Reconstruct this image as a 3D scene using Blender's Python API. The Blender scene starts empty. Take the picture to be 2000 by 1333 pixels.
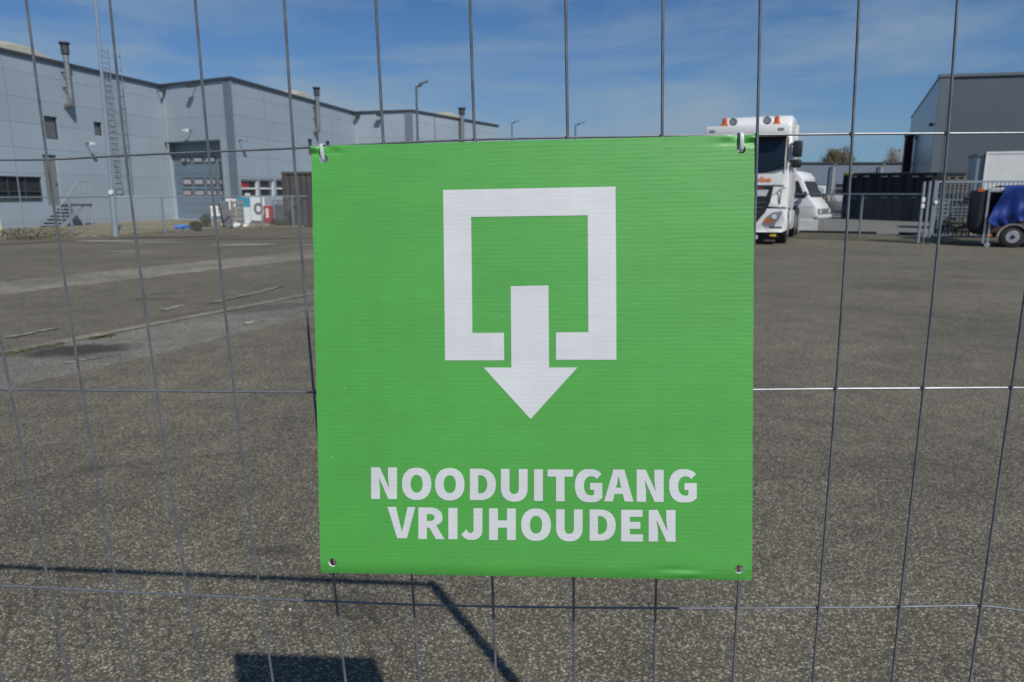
import bpy, bmesh, math, random
from mathutils import Vector, Matrix
random.seed(7)
R = math.radians
scn = bpy.context.scene
col = scn.collection

# ------------------------------------------------------------------ camera
F, HC = 1400.0, 1.5                       # focal length in px of a 2000 px wide frame, eye height
TH = math.atan((666.5 - 378.0) / F)
cam_d = bpy.data.cameras.new('camera'); cam = bpy.data.objects.new('camera', cam_d); col.objects.link(cam)
cam_d.sensor_width = 36.0; cam_d.lens = 36.0 * F / 2000.0
cam.location = (0, 0, HC); cam.rotation_euler = (R(90) - TH, 0, 0)
cam_d.clip_start = 0.02; cam_d.clip_end = 3000
cam_d.dof.use_dof = True; cam_d.dof.focus_distance = 0.84; cam_d.dof.aperture_fstop = 11.0
scn.camera = cam

# ------------------------------------------------------------------ light
SUN = Vector((0.455, -0.84, 1.0)).normalized()          # towards the sun
elev = math.asin(SUN.z); azim = math.atan2(SUN.x, SUN.y)
w = bpy.data.worlds.new('World'); scn.world = w; w.use_nodes = True
nt = w.node_tree; nt.nodes.clear()
N = nt.nodes.new; L = nt.links.new
wo = N('ShaderNodeOutputWorld'); bg = N('ShaderNodeBackground'); sky = N('ShaderNodeTexSky')
sky.sky_type = 'NISHITA'; sky.sun_disc = False; sky.sun_elevation = elev; sky.sun_rotation = azim
sky.air_density = 1.0; sky.dust_density = 0.15; sky.ozone_density = 3.0; sky.altitude = 0
bg.inputs['Strength'].default_value = 0.08
tc = N('ShaderNodeTexCoord'); mp = N('ShaderNodeMapping'); mp.inputs['Scale'].default_value = (1.3, 1.0, 6.5)
mp.inputs['Rotation'].default_value = (0, R(9), 0)
nz = N('ShaderNodeTexNoise'); nz.inputs['Scale'].default_value = 1.7; nz.inputs['Detail'].default_value = 9
nz.inputs['Roughness'].default_value = 0.56; nz.inputs['Distortion'].default_value = 0.5
cr = N('ShaderNodeMapRange'); cr.inputs['From Min'].default_value = 0.44; cr.inputs['From Max'].default_value = 0.66
cr.inputs['To Min'].default_value = 0.0; cr.inputs['To Max'].default_value = 0.7
mx = N('ShaderNodeMix'); mx.data_type = 'RGBA'; mx.inputs['B'].default_value = (3.1, 4.3, 5.7, 1)
L(tc.outputs['Generated'], mp.inputs['Vector']); L(mp.outputs[0], nz.inputs['Vector']); L(nz.outputs['Fac'], cr.inputs['Value'])
tint = N('ShaderNodeMix'); tint.data_type = 'RGBA'; tint.blend_type = 'MULTIPLY'; tint.inputs['Factor'].default_value = 1
tint.inputs['B'].default_value = (0.27, 0.55, 0.86, 1)
L(sky.outputs[0], tint.inputs['A'])
sz = N('ShaderNodeSeparateXYZ'); L(tc.outputs['Generated'], sz.inputs[0])
hz = N('ShaderNodeMapRange'); L(sz.outputs[2], hz.inputs['Value']); hz.inputs['From Min'].default_value = 0.0; hz.inputs['From Max'].default_value = 0.30; hz.inputs['To Min'].default_value = 0.55; hz.inputs['To Max'].default_value = 0.0
ad = N('ShaderNodeMath'); ad.operation = 'ADD'; ad.use_clamp = True; L(cr.outputs[0], ad.inputs[0]); L(hz.outputs[0], ad.inputs[1])
L(ad.outputs[0], mx.inputs['Factor']); L(tint.outputs['Result'], mx.inputs['A']); L(mx.outputs['Result'], bg.inputs['Color']); L(bg.outputs[0], wo.inputs['Surface'])
sd = bpy.data.lights.new('sun', 'SUN'); so = bpy.data.objects.new('sun', sd); col.objects.link(so)
sd.energy = 3.75; sd.angle = R(0.53); sd.color = (1.0, 0.955, 0.88)
so.rotation_euler = SUN.to_track_quat('Z', 'Y').to_euler(); so.location = (5, -8, 12)
vs = scn.view_settings; vs.view_transform = 'Standard'; vs.look = 'None'; vs.exposure = 0.0; vs.gamma = 1.0; vs.use_curve_mapping = False
scn.cycles.max_bounces = 8; scn.cycles.transparent_max_bounces = 8

# ------------------------------------------------------------------ pixel -> place helpers (surveying)
cT, sT = math.cos(TH), math.sin(TH)
def ray(x, y):
    a, b = (x - 1000) / F, (y - 666.5) / F
    return Vector((a, -sT * b + cT, -cT * b - sT))
CAM = Vector((0, 0, HC))
def onz(x, y, z=0.0):
    d = ray(x, y); return CAM + d * ((z - HC) / d.z)
def ony(x, y, Y):
    d = ray(x, y); return CAM + d * (Y / d.y)
def onplane(x, y, P, n):
    d = ray(x, y); return CAM + d * ((P - CAM).dot(n) / d.dot(n))

# ------------------------------------------------------------------ materials
def mat(name, c, rough=0.6, metal=0.0, var=0.0, vscale=3.0, bump=0.0, bscale=40.0, spec=0.5, trans=0.0, stretch=(1, 1, 1), coat=0.0):
    m = bpy.data.materials.new(name); m.use_nodes = True; t = m.node_tree; b = t.nodes['Principled BSDF']
    b.inputs['Base Color'].default_value = (*c, 1); b.inputs['Roughness'].default_value = rough; b.inputs['Metallic'].default_value = metal
    b.inputs['Specular IOR Level'].default_value = spec; b.inputs['Transmission Weight'].default_value = trans
    b.inputs['Coat Weight'].default_value = coat
    if var or bump:
        tc = t.nodes.new('ShaderNodeTexCoord'); mp = t.nodes.new('ShaderNodeMapping'); mp.inputs['Scale'].default_value = stretch
        t.links.new(tc.outputs['Object'], mp.inputs['Vector'])
    if var:
        n = t.nodes.new('ShaderNodeTexNoise'); n.inputs['Scale'].default_value = vscale; n.inputs['Detail'].default_value = 6; n.inputs['Roughness'].default_value = .62
        t.links.new(mp.outputs[0], n.inputs['Vector'])
        r = t.nodes.new('ShaderNodeMapRange'); r.inputs['From Min'].default_value = .3; r.inputs['From Max'].default_value = .7
        r.inputs['To Min'].default_value = 1 - var; r.inputs['To Max'].default_value = 1 + var
        t.links.new(n.outputs['Fac'], r.inputs['Value'])
        x = t.nodes.new('ShaderNodeVectorMath'); x.operation = 'SCALE'; x.inputs[0].default_value = c
        t.links.new(r.outputs[0], x.inputs['Scale']); t.links.new(x.outputs[0], b.inputs['Base Color'])
    if bump:
        n2 = t.nodes.new('ShaderNodeTexNoise'); n2.inputs['Scale'].default_value = bscale; n2.inputs['Detail'].default_value = 4
        t.links.new(mp.outputs[0], n2.inputs['Vector'])
        bp = t.nodes.new('ShaderNodeBump'); bp.inputs['Strength'].default_value = bump; bp.inputs['Distance'].default_value = .01
        t.links.new(n2.outputs['Fac'], bp.inputs['Height']); t.links.new(bp.outputs[0], b.inputs['Normal'])
    return m
def node(t, kind, **kw):
    n = t.nodes.new(kind)
    for k, v in kw.items():
        if k in ('operation', 'data_type', 'blend_type', 'feature', 'wave_type', 'bands_direction', 'noise_dimensions', 'distance', 'interpolation_type'): setattr(n, k, v)
        else: n.inputs[k.replace('_', ' ')].default_value = v
    return n
def math_n(t, op, a, b=None, c=None):
    n = t.nodes.new('ShaderNodeMath'); n.operation = op
    for i, v in enumerate((a, b, c)):
        if v is None: continue
        if isinstance(v, (int, float)): n.inputs[i].default_value = v
        else: t.links.new(v, n.inputs[i])
    return n.outputs[0]
def mixc(t, f, a, b, blend='MIX'):
    n = t.nodes.new('ShaderNodeMix'); n.data_type = 'RGBA'; n.blend_type = blend
    for k, v in (('Factor', f), ('A', a), ('B', b)):
        if isinstance(v, tuple): n.inputs[k].default_value = (*v, 1) if len(v) == 3 else v
        elif isinstance(v, (int, float)): n.inputs[k].default_value = v
        else: t.links.new(v, n.inputs[k])
    return n.outputs['Result']
def rng(t, v, a, b, c=0.0, d=1.0):
    n = t.nodes.new('ShaderNodeMapRange'); t.links.new(v, n.inputs['Value'])
    n.inputs['From Min'].default_value = a; n.inputs['From Max'].default_value = b; n.inputs['To Min'].default_value = c; n.inputs['To Max'].default_value = d
    return n.outputs[0]
def noise(t, vec, scale, detail=4, rough=.55, stretch=None):
    n = t.nodes.new('ShaderNodeTexNoise'); n.inputs['Scale'].default_value = scale; n.inputs['Detail'].default_value = detail; n.inputs['Roughness'].default_value = rough
    if stretch:
        m = t.nodes.new('ShaderNodeMapping'); m.inputs['Scale'].default_value = stretch; t.links.new(vec, m.inputs['Vector']); vec = m.outputs[0]
    t.links.new(vec, n.inputs['Vector']); return n.outputs['Fac']

def asphalt(name, base, grit=1.0, stains=(), gscale=1.0, warm=(1.17, 1.0, .66), patch=0.20):
    m = bpy.data.materials.new(name); m.use_nodes = True; t = m.node_tree; b = t.nodes['Principled BSDF']
    g = t.nodes.new('ShaderNodeNewGeometry'); P = g.outputs['Position']
    # aggregate stones: two cell sizes, each stone with its own tone
    def stones(sc):
        v = t.nodes.new('ShaderNodeTexVoronoi'); v.inputs['Scale'].default_value = sc; v.inputs['Randomness'].default_value = 1
        t.links.new(P, v.inputs['Vector']); return v
    v1, v2 = stones(150 * gscale), stones(330 * gscale)
    s1 = t.nodes.new('ShaderNodeSeparateColor'); t.links.new(v1.outputs['Color'], s1.inputs[0])
    s2 = t.nodes.new('ShaderNodeSeparateColor'); t.links.new(v2.outputs['Color'], s2.inputs[0])
    tone1 = math_n(t, 'POWER', s1.outputs[0], 4.5); tone2 = math_n(t, 'POWER', s2.outputs[0], 2.2)
    br = math_n(t, 'ADD', math_n(t, 'MULTIPLY', tone1, 3.1 * grit), math_n(t, 'MULTIPLY', tone2, 1.0 * grit))
    br = math_n(t, 'ADD', br, 1.0 - .68 * grit)
    gap = rng(t, v1.outputs['Distance'], .3, .75, 1.0, .55)
    br = math_n(t, 'MULTIPLY', br, gap)
    big = noise(t, P, .45, 5, .6); mid = noise(t, P, 3.1, 5, .6); fine = noise(t, P, 26, 3, .6)
    br = math_n(t, 'MULTIPLY', br, rng(t, big, .3, .7, 1 - patch, 1 + patch))
    br = math_n(t, 'MULTIPLY', br, rng(t, mid, .3, .7, 1 - patch * .9, 1 + patch * .9))
    br = math_n(t, 'MULTIPLY', br, rng(t, fine, .3, .7, .86, 1.14))
    huec = mixc(t, s1.outputs[1], warm, (1.02, .97, .82))
    vm = t.nodes.new('ShaderNodeVectorMath'); vm.operation = 'SCALE'; t.links.new(huec, vm.inputs[0])
    t.links.new(math_n(t, 'MULTIPLY', br, base), vm.inputs['Scale'])
    c = vm.outputs[0]
    if stains:
        sep = t.nodes.new('ShaderNodeSeparateXYZ'); t.links.new(P, sep.inputs[0])
        wob = math_n(t, 'MULTIPLY', math_n(t, 'SUBTRACT', noise(t, P, 5.5, 5, .65), .5), 2.2)
        for (cx, cy, rx, ry, a, dark) in stains:
            dx = math_n(t, 'SUBTRACT', sep.outputs[0], cx); dy = math_n(t, 'SUBTRACT', sep.outputs[1], cy)
            ca, sa = math.cos(a), math.sin(a)
            u = math_n(t, 'DIVIDE', math_n(t, 'ADD', math_n(t, 'MULTIPLY', dx, ca), math_n(t, 'MULTIPLY', dy, sa)), rx)
            v = math_n(t, 'DIVIDE', math_n(t, 'SUBTRACT', math_n(t, 'MULTIPLY', dy, ca), math_n(t, 'MULTIPLY', dx, sa)), ry)
            r2 = math_n(t, 'ADD', math_n(t, 'MULTIPLY', u, u), math_n(t, 'MULTIPLY', v, v))
            f = rng(t, math_n(t, 'ADD', r2, wob), .35, 1.2, 1.0, 0.0)
            c = mixc(t, math_n(t, 'MULTIPLY', f, abs(dark)), c, (.02, .018, .018) if dark > 0 else (.42, .41, .38))
    t.links.new(c, b.inputs['Base Color']); b.inputs['Roughness'].default_value = .85; b.inputs['Specular IOR Level'].default_value = .35
    bp = t.nodes.new('ShaderNodeBump'); bp.inputs['Strength'].default_value = .55; bp.inputs['Distance'].default_value = .003
    t.links.new(math_n(t, 'SUBTRACT', 1.0, v1.outputs['Distance']), bp.inputs['Height']); t.links.new(bp.outputs[0], b.inputs['Normal'])
    return m

def panel_mat(name, c, joint=1.05, vertical=False, rib=0.0, rough=.45, metal=0.0, axis=None, offset=0.0, lines=.55):
    """metal sandwich cladding: flush joints plus very faint sheet-to-sheet tone changes"""
    m = bpy.data.materials.new(name); m.use_nodes = True; t = m.node_tree; b = t.nodes['Principled BSDF']
    g = t.nodes.new('ShaderNodeNewGeometry'); P = g.outputs['Position']
    sep = t.nodes.new('ShaderNodeSeparateXYZ'); t.links.new(P, sep.inputs[0])
    if vertical:
        along = math_n(t, 'ADD', math_n(t, 'MULTIPLY', sep.outputs[0], axis[0]), math_n(t, 'MULTIPLY', sep.outputs[1], axis[1]))
    else: along = sep.outputs[2]
    q = math_n(t, 'DIVIDE', math_n(t, 'ADD', along, offset), joint)
    fr = math_n(t, 'FRACT', q); fl = math_n(t, 'FLOOR', q)
    d = math_n(t, 'ABSOLUTE', math_n(t, 'SUBTRACT', fr, .5))
    line = rng(t, d, .5 - .02 / joint, .5, 0.0, 1.0)
    wn = t.nodes.new('ShaderNodeTexWhiteNoise'); wn.noise_dimensions = '1D'; t.links.new(fl, wn.inputs['W'])
    tone = rng(t, wn.outputs['Value'], 0, 1, .965, 1.035)
    tone = math_n(t, 'MULTIPLY', tone, rng(t, noise(t, P, .35, 4, .6), .3, .7, .95, 1.05))
    tone = math_n(t, 'MULTIPLY', tone, rng(t, noise(t, P, 1.0, 5, .7, (3, 3, .25)), .3, .7, .97, 1.03))
    vm = t.nodes.new('ShaderNodeVectorMath'); vm.operation = 'SCALE'; vm.inputs[0].default_value = c; t.links.new(tone, vm.inputs['Scale'])
    t.links.new(mixc(t, math_n(t, 'MULTIPLY', line, lines), vm.outputs[0], (.05, .055, .06)), b.inputs['Base Color'])
    b.inputs['Roughness'].default_value = rough; b.inputs['Metallic'].default_value = metal
    h = math_n(t, 'MULTIPLY', line, -1.0)
    if rib:
        h = math_n(t, 'ADD', h, rng(t, math_n(t, 'SINE', math_n(t, 'MULTIPLY', along, 2 * math.pi / rib)), -.35, .35, 0, 1))
    bp = t.nodes.new('ShaderNodeBump'); bp.inputs['Strength'].default_value = .18 if rib else .5; bp.inputs['Distance'].default_value = .02
    t.links.new(h, bp.inputs['Height']); t.links.new(bp.outputs[0], b.inputs['Normal'])
    return m

M = {}
M['galv'] = mat('galvanised_wire', (.165, .18, .20), .40, .35, .30, 40)
M['tube'] = mat('galvanised_tube', (.26, .28, .30), .42, .5, .18, 25)
M['galv_far'] = mat('galvanised_steel', (.24, .28, .32), .5, .3, .12, 6)
M['pole'] = mat('pole_paint', (.26, .31, .375), .5, .1, .08, 3)
M['lamp_grey'] = mat('lamp_grey', (.12, .14, .16), .5, .3)
M['zip'] = mat('zip_tie_nylon', (.62, .70, .72), .35, 0, .05, 200, 0, 1, .5, .25)
M['dark_metal'] = mat('dark_metal', (.02, .021, .023), .45, .5)
M['coping'] = mat('roof_coping', (.06, .07, .075), .5, .2)
M['panelA'] = panel_mat('wall_panel_grey', (.335, .40, .465), 1.05, offset=-.25, lines=.3)
M['panelS'] = panel_mat('side_panel_grey', (.10, .165, .23), 1.0, vertical=True, rib=0, rough=.28, axis=(.42, .90), metal=.25)
M['panelD'] = panel_mat('vertical_cladding_dark', (.070, .088, .108), 3.3, vertical=True, rib=.30, rough=.55, axis=(.99, -.2), lines=.35)
M['panelF'] = panel_mat('far_wall_grey', (.17, .21, .27), 1.2)
M['door_blue'] = panel_mat('door_blue_grey', (.16, .22, .275), .53, offset=.1, rough=.4)
M['glass'] = mat('window_glass', (.03, .035, .042), .12, 0, .3, 1.5)
M['glass_light'] = mat('door_pane', (.42, .40, .43), .25, 0, .12, 3)
M['blind'] = mat('window_dark', (.12, .135, .15), .3, 0, .15, 2)
M['frame'] = mat('window_frame', (.28, .32, .36), .5)
M['dome'] = mat('skylight_dome', (.38, .385, .31), .4, 0, .08, 2)
M['flue'] = mat('flue_steel', (.30, .31, .31), .42, .6, .2, 4)
M['roof'] = mat('roof_felt', (.12, .12, .12), .9, 0, .1, 1)
M['white'] = mat('white_paint', (.74, .75, .74), .35, 0, .05, 3, coat=.25)
M['white2'] = mat('white_gloss', (.68, .69, .68), .4, 0, .06, 3)
M['black'] = mat('black_plastic', (.02, .021, .023), .5)
M['rubber'] = mat('tyre_rubber', (.025, .025, .026), .8, 0, .2, 20)
M['chrome'] = mat('wheel_steel', (.55, .56, .58), .32, .7)
M['orange'] = mat('orange_lens', (.55, .11, .02), .3)
M['red'] = mat('red_paint', (.35, .03, .03), .5)
M['rred'] = mat('orange_red', (.70, .12, .06), .5)
M['screen'] = mat('truck_glass', (.012, .018, .026), .06)
M['lens'] = mat('headlamp_lens', (.25, .27, .29), .15, .3)
M['plate'] = mat('number_plate', (.55, .57, .6), .5)
M['yellow'] = mat('yellow_plastic', (.65, .50, .03), .5)
M['letter_o'] = mat('orange_lettering', (.78, .25, .12), .5)
M['tarp'] = mat('blue_tarpaulin', (.008, .032, .20), .45, 0, .25, 2.5, .6, 3)
M['rust'] = mat('brown_board', (.06, .028, .024), .7, 0, .3, 4)
M['container'] = mat('container_dark', (.009, .012, .017), .7, 0, .25, 2)
M['brown'] = mat('container_brown', (.075, .066, .066), .65, 0, .15, 1.2)
M['wood'] = mat('weathered_wood', (.14, .115, .09), .8, 0, .25, 6)
M['concrete'] = mat('concrete', (.40, .41, .41), .85, 0, .12, 4, .2, 60)
M['teal'] = mat('teal_print', (.03, .28, .40), .45)
M['print_w'] = mat('white_print', (.66, .72, .74), .45)
M['print_g'] = mat('grey_print', (.14, .14, .18), .5)
M['bark'] = mat('bark', (.10, .085, .07), .9, 0, .2, 8)
M['budleaf'] = mat('spring_buds', (.125, .10, .055), .8, 0, .35, 1.2)
M['twig'] = mat('bare_twigs', (.24, .21, .165), .9, 0, .2, 2)
M['brick'] = mat('annex_brick', (.085, .028, .024), .8, 0, .2, 3)
M['blue_bag'] = mat('blue_plastic', (.06, .24, .62), .45)
M['grey_box'] = mat('grey_crate', (.05, .054, .06), .7, 0, .2, 3)
M['bush'] = mat('bush_leaves', (.07, .072, .028), .8, 0, .3, 2)
M['beige'] = mat('pale_yellow_paint', (.62, .62, .38), .6)

# ------------------------------------------------------------------ mesh + object helpers
class MB:
    def __init__(s): s.v = []; s.f = []; s.mi = []; s.cur = 0
    def face(s, ids): s.f.append(tuple(ids)); s.mi.append(s.cur)
    def add(s, pts): i = len(s.v); s.v += [tuple(p) for p in pts]; return i
    def box(s, x0, x1, y0, y1, z0, z1, X=None):
        P = [Vector((x, y, z)) for z in (z0, z1) for y in (y0, y1) for x in (x0, x1)]
        if X is not None: P = [X @ p for p in P]
        i = s.add(P)
        for q in ((0, 2, 3, 1), (4, 5, 7, 6), (0, 1, 5, 4), (2, 6, 7, 3), (0, 4, 6, 2), (1, 3, 7, 5)): s.face([i + k for k in q])
        return s
    def bbox(s, x0, x1, y0, y1, z0, z1, r=.02, X=None):   # box with chamfered edges
        bm = bmesh.new(); bmesh.ops.create_cube(bm, size=1)
        for v in bm.verts: v.co = Vector(((x0 + x1) / 2 + v.co.x * (x1 - x0), (y0 + y1) / 2 + v.co.y * (y1 - y0), (z0 + z1) / 2 + v.co.z * (z1 - z0)))
        bmesh.ops.bevel(bm, geom=bm.edges[:], offset=r, segments=2, profile=.5, affect='EDGES')
        s.bm(bm, X); return s
    def bm(s, bm, X=None):
        bm.verts.ensure_lookup_table(); i = s.add([(X @ v.co) if X is not None else v.co for v in bm.verts])
        for f in bm.faces: s.face([i + v.index for v in f.verts])
        bm.free()
    def prism(s, pts, ext, X=None):                       # polygon (3D points) swept by vector ext
        e = Vector(ext); P = [Vector(p) for p in pts]; n = len(P); Q = P + [p + e for p in P]
        if X is not None: Q = [X @ q for q in Q]
        i = s.add(Q); s.face([i + k for k in range(n)]); s.face([i + n + k for k in reversed(range(n))])
        for k in range(n): s.face((i + k, i + n + k, i + n + (k + 1) % n, i + (k + 1) % n))
        return s
    def tube(s, pts, r, n=8, cap=True, r2=None):
        pts = [Vector(p) for p in pts]; m = len(pts); up = None; st = len(s.v)
        for k, p in enumerate(pts):
            d = ((pts[min(k + 1, m - 1)] - pts[max(k - 1, 0)])).normalized()
            if up is None:
                up = Vector((0, 0, 1)) if abs(d.z) < .9 else Vector((0, 1, 0))
            a = d.cross(up).normalized(); b2 = a.cross(d).normalized(); up = b2
            rr = r if r2 is None else r + (r2 - r) * k / max(1, m - 1)
            if isinstance(r, (list, tuple)): rr = r[k]
            s.add([p + (a * math.cos(2 * math.pi * j / n) + b2 * math.sin(2 * math.pi * j / n)) * rr for j in range(n)])
        for k in range(m - 1):
            for j in range(n):
                s.face((st + k * n + j, st + k * n + (j + 1) % n, st + (k + 1) * n + (j + 1) % n, st + (k + 1) * n + j))
        if cap:
            s.face([st + j for j in reversed(range(n))]); s.face([st + (m - 1) * n + j for j in range(n)])
        return s
    def disc(s, c, axis, r, th, n=24, r2=None):
        c = Vector(c); a = Vector(axis).normalized()
        return s.tube([c - a * th / 2, c + a * th / 2], [r, r if r2 is None else r2], n)
    def build(s, name, m, parent=None, smooth=False, world=False, loc=None):
        me = bpy.data.meshes.new(name); V = s.v
        if world and parent is not None:
            inv = MW[parent.name].inverted(); V = [inv @ Vector(v) for v in V]
        if loc is not None: V = [Vector(v) - Vector(loc) for v in V]
        me.from_pydata([tuple(v) for v in V], [], s.f)
        ms = m if isinstance(m, (list, tuple)) else [m]
        for q in ms: me.materials.append(q)
        if len(ms) > 1: me.polygons.foreach_set('material_index', s.mi)
        me.validate(); me.update()
        bm = bmesh.new(); bm.from_mesh(me); bmesh.ops.recalc_face_normals(bm, faces=bm.faces); bm.to_mesh(me); bm.free()
        if smooth:
            me.polygons.foreach_set('use_smooth', [True] * len(me.polygons))
            me.set_sharp_from_angle(angle=R(35))
        o = bpy.data.objects.new(name, me); col.objects.link(o)
        if parent is not None: o.parent = parent
        if loc is not None: o.location = loc
        MW[o.name] = (MW[parent.name].copy() if parent is not None else Matrix()) @ Matrix.Translation(loc or (0, 0, 0))
        return o
MW = {}
def tag(o, label=None, cat=None, group=None, kind=None):
    if label: o['label'] = label
    if cat: o['category'] = cat
    if group: o['group'] = group
    if kind: o['kind'] = kind
    return o
def thing(name, label, cat, loc=(0, 0, 0), rz=0.0, group=None, mtx=None):
    o = bpy.data.objects.new(name, None); col.objects.link(o); o.empty_display_size = .2
    if mtx is not None: o.matrix_world = mtx; MW[o.name] = mtx.copy()
    else:
        o.location = loc; o.rotation_euler = (0, 0, rz); MW[o.name] = Matrix.Translation(loc) @ Matrix.Rotation(rz, 4, 'Z')
    return tag(o, label, cat, group)

# ------------------------------------------------------------------ GROUND
stains = []
def stain(px, py, rx, ry, a, dk):
    p = onz(px, py); stains.append((p.x, p.y, rx, ry, a, dk))
stain(152, 685, .55, .30, R(20), .8); stain(500, 604, 1.1, .30, R(35), .42); stain(545, 1078, .16, .07, 0, .45)
stain(690, 1180, .16, .10, 0, .42); stain(690, 1130, .20, .05, 0, .35)
stain(60, 475, 1.6, .5, R(60), .5); stain(340, 464, 2.6, .55, R(20), .75); stain(500, 467, 2.6, .45, R(15), .6); stain(230, 474, 2.2, .3, 0, .35)
stain(1640, 497, 4.0, .16, R(-4), .3); stain(1800, 515, 3.0, .08, R(-14), .3); stain(1935, 545, 2.6, .07, R(-38), .35); stain(1730, 560, .8, .5, 0, .22); stain(1800, 700, .5, .4, 0, .15); stain(1640, 600, .8, .25, 0, .15); stain(300, 585, .5, .2, 0, .25); stain(600, 475, 1.5, .35, 0, .3)
stain(120, 930, .35, .05, R(35), .2); stain(330, 900, .45, .05, R(20), .2); stain(1720, 900, .30, .10, R(10), .2); stain(1560, 820, .6, .05, R(-20), .2); stain(1850, 620, 1.2, .10, R(-30), .2)
stain(210, 471, 1.1, .22, 0, -.8); stain(475, 478, 1.0, .22, R(10), -.85); stain(300, 473, 1.1, .18, 0, -.5); stain(240, 491, .5, .12, 0, -.5); stain(620, 478, 1, .2, 0, -.3)
M['asphalt'] = asphalt('asphalt_main', .141, .74, stains)
M['asphalt_lane'] = asphalt('asphalt_lane', .183, .65, stains[:2] + [(onz(178, 700).x, onz(178, 700).y, .25, .12, .5, .3)], 1.0, (1.06, 1.0, .84))
M['asphalt_light'] = asphalt('asphalt_light_band', .22, .7, (), 1.0, (1.12, 1.0, .74), .28)
M['yard'] = asphalt('yard_paving', .20, .6, (), .6, (1.02, 1, .97), .05)
M['gutter'] = asphalt('gutter_concrete', .215, .7, (), 1.0, (1.15, 1.0, .75), .3)
M['grass'] = asphalt('dry_verge', .215, .55, (), .25, (1.22, 1.02, .50), .3)
M['grass2'] = asphalt('mossy_verge', .125, .5, (), .3, (1.1, 1.0, .48), .3)
M['moss'] = mat('moss', (.075, .08, .03), .9, 0, .4, 20)
M['roadpaint'] = asphalt('worn_paint', .235, 1.0, (), 1, (1.03, 1, .92), .55)

def sheet(name, pts, z, m, label=None, th=.003, kind='structure', cat=None):
    b = MB(); b.prism([(p[0], p[1], z) for p in pts], (0, 0, -th))
    o = b.build(name, m); return tag(o, label, cat, None, kind)
b = MB(); b.box(-900, 900, -60, 1500, -.5, 0); tag(b.build('ground', M['asphalt']), 'grey brown worn asphalt yard behind the mesh fence', None, None, 'structure')
def strip(name, a, bb, w0, w1, z, m, label, n=34, wob=.03):
    """long strip from point a to bb, offset w0..w1 sideways, edges slightly uneven"""
    a = Vector(a[:2]); bb = Vector(bb[:2]); d = (bb - a); nn = Vector((-d.y, d.x)).normalized(); pts = []
    for k in range(n + 1): pts.append(a + d * k / n + nn * (w0 + random.uniform(-wob, wob)))
    for k in range(n, -1, -1): pts.append(a + d * k / n + nn * (w1 + random.uniform(-wob, wob)))
    return sheet(name, pts, z, m, label)
g0, g1 = onz(0, 692), onz(610, 574); gd = (g1 - g0)
gA, gB = g0 - gd * 1.4, g1 + gd * 2.6
strip('gutter', gA, gB, -.085, .085, .010, M['gutter'], 'thin pale concrete gutter line crossing the yard', 80, .012)
strip('asphalt_lane', gA, gB, -1.35, -.115, .004, M['asphalt_lane'], 'slightly lighter asphalt lane beside the gutter', 60, .03)
l0, l1 = onz(0, 563), onz(610, 497); ld = (l1 - l0)
strip('pale_band', l0 - ld * .6, l1 + ld * 1.2, -.85, .85, .004, M['asphalt_light'], 'pale asphalt repair band running across the yard', 60, .07)
def blob(name, x0, x1, y0, y1, m, z, label, k=22):
    P = []
    for j in range(k):
        a = 2 * math.pi * j / k; q = random.uniform(.65, 1.0)
        # flattened stroke shape
        P.append(onz((x0 + x1) / 2 + (x1 - x0) / 2 * math.cos(a) * q, (y0 + y1) / 2 - (x1 - x0) * .0 + ((y1 - y0) / 2) * math.sin(a) * q - ((y1 - y0) * .42) * math.cos(a)))
    return sheet(name, [(p.x, p.y) for p in P], z, m, label)
for (x0, x1, yc, dy, h) in ((15, 108, 652, 9, 7), (318, 356, 603, 5, 5), (415, 550, 577, 16, 5), (476, 510, 631, 4, 7), (130, 190, 706, 6, 6)):
    a = onz(x0, yc + dy); e = onz(x1, yc - dy); t_ = (onz((x0 + x1) / 2, yc - h / 2) - onz((x0 + x1) / 2, yc + h / 2)).length / 2
    strip('road_marking', a, e, -t_ * .38, t_ * .38, .014, M['roadpaint'], 'worn white paint dash on the asphalt beside the gutter', 16, t_ * .3)
for (x0, x1, y0, s) in ((10, 115, 690, 1), (180, 215, 660, .6)):
    for q in range(7):
        t_ = q / 6; p = onz(x0 + (x1 - x0) * t_, y0 + 4 - (x1 - x0) * .19 * t_ + random.uniform(-1, 1))
        bb_ = [(p.x + .10 * s * math.cos(k * .7) * random.uniform(.4, 1) + .03 * math.cos(k), p.y + .10 * s * math.sin(k * .7) * random.uniform(.4, 1)) for k in range(9)]
        if q == 0: mossm = MB()
        s = min(s, .55)
        mossm.prism([(x, y, .016) for x, y in bb_], (0, 0, -.012))
    tag(mossm.build('moss', M['moss']), 'green moss growing along the gutter edge', None, None, 'stuff')
# small white stone on the asphalt
b = MB(); bmx = bmesh.new(); bmesh.ops.create_icosphere(bmx, subdivisions=2, radius=1)
for v in bmx.verts: v.co = Vector((v.co.x * .005, v.co.y * .004, v.co.z * .003)) * random.uniform(.85, 1.15)
b.bm(bmx); p = onz(567, 1192); tag(b.build('pebble', M['white2'], loc=(0, 0, 0)), 'tiny white pebble on the asphalt below the sign', 'pebble').location = (p.x, p.y, .004)
# verge on the left, between the asphalt and the warehouse
edge = [onz(x, y) for x, y in ((-260, 492), (0, 470), (100, 464), (240, 460), (330, 454), (450, 447), (600, 443), (760, 441))]
back = [(-4, 90), (-60, 90), (-60, 20)]
sheet('grass_verge', [(p.x, p.y) for p in edge] + back, .05, M['grass'], 'dry yellowish grass verge in front of the grey warehouse', .05)
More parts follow.
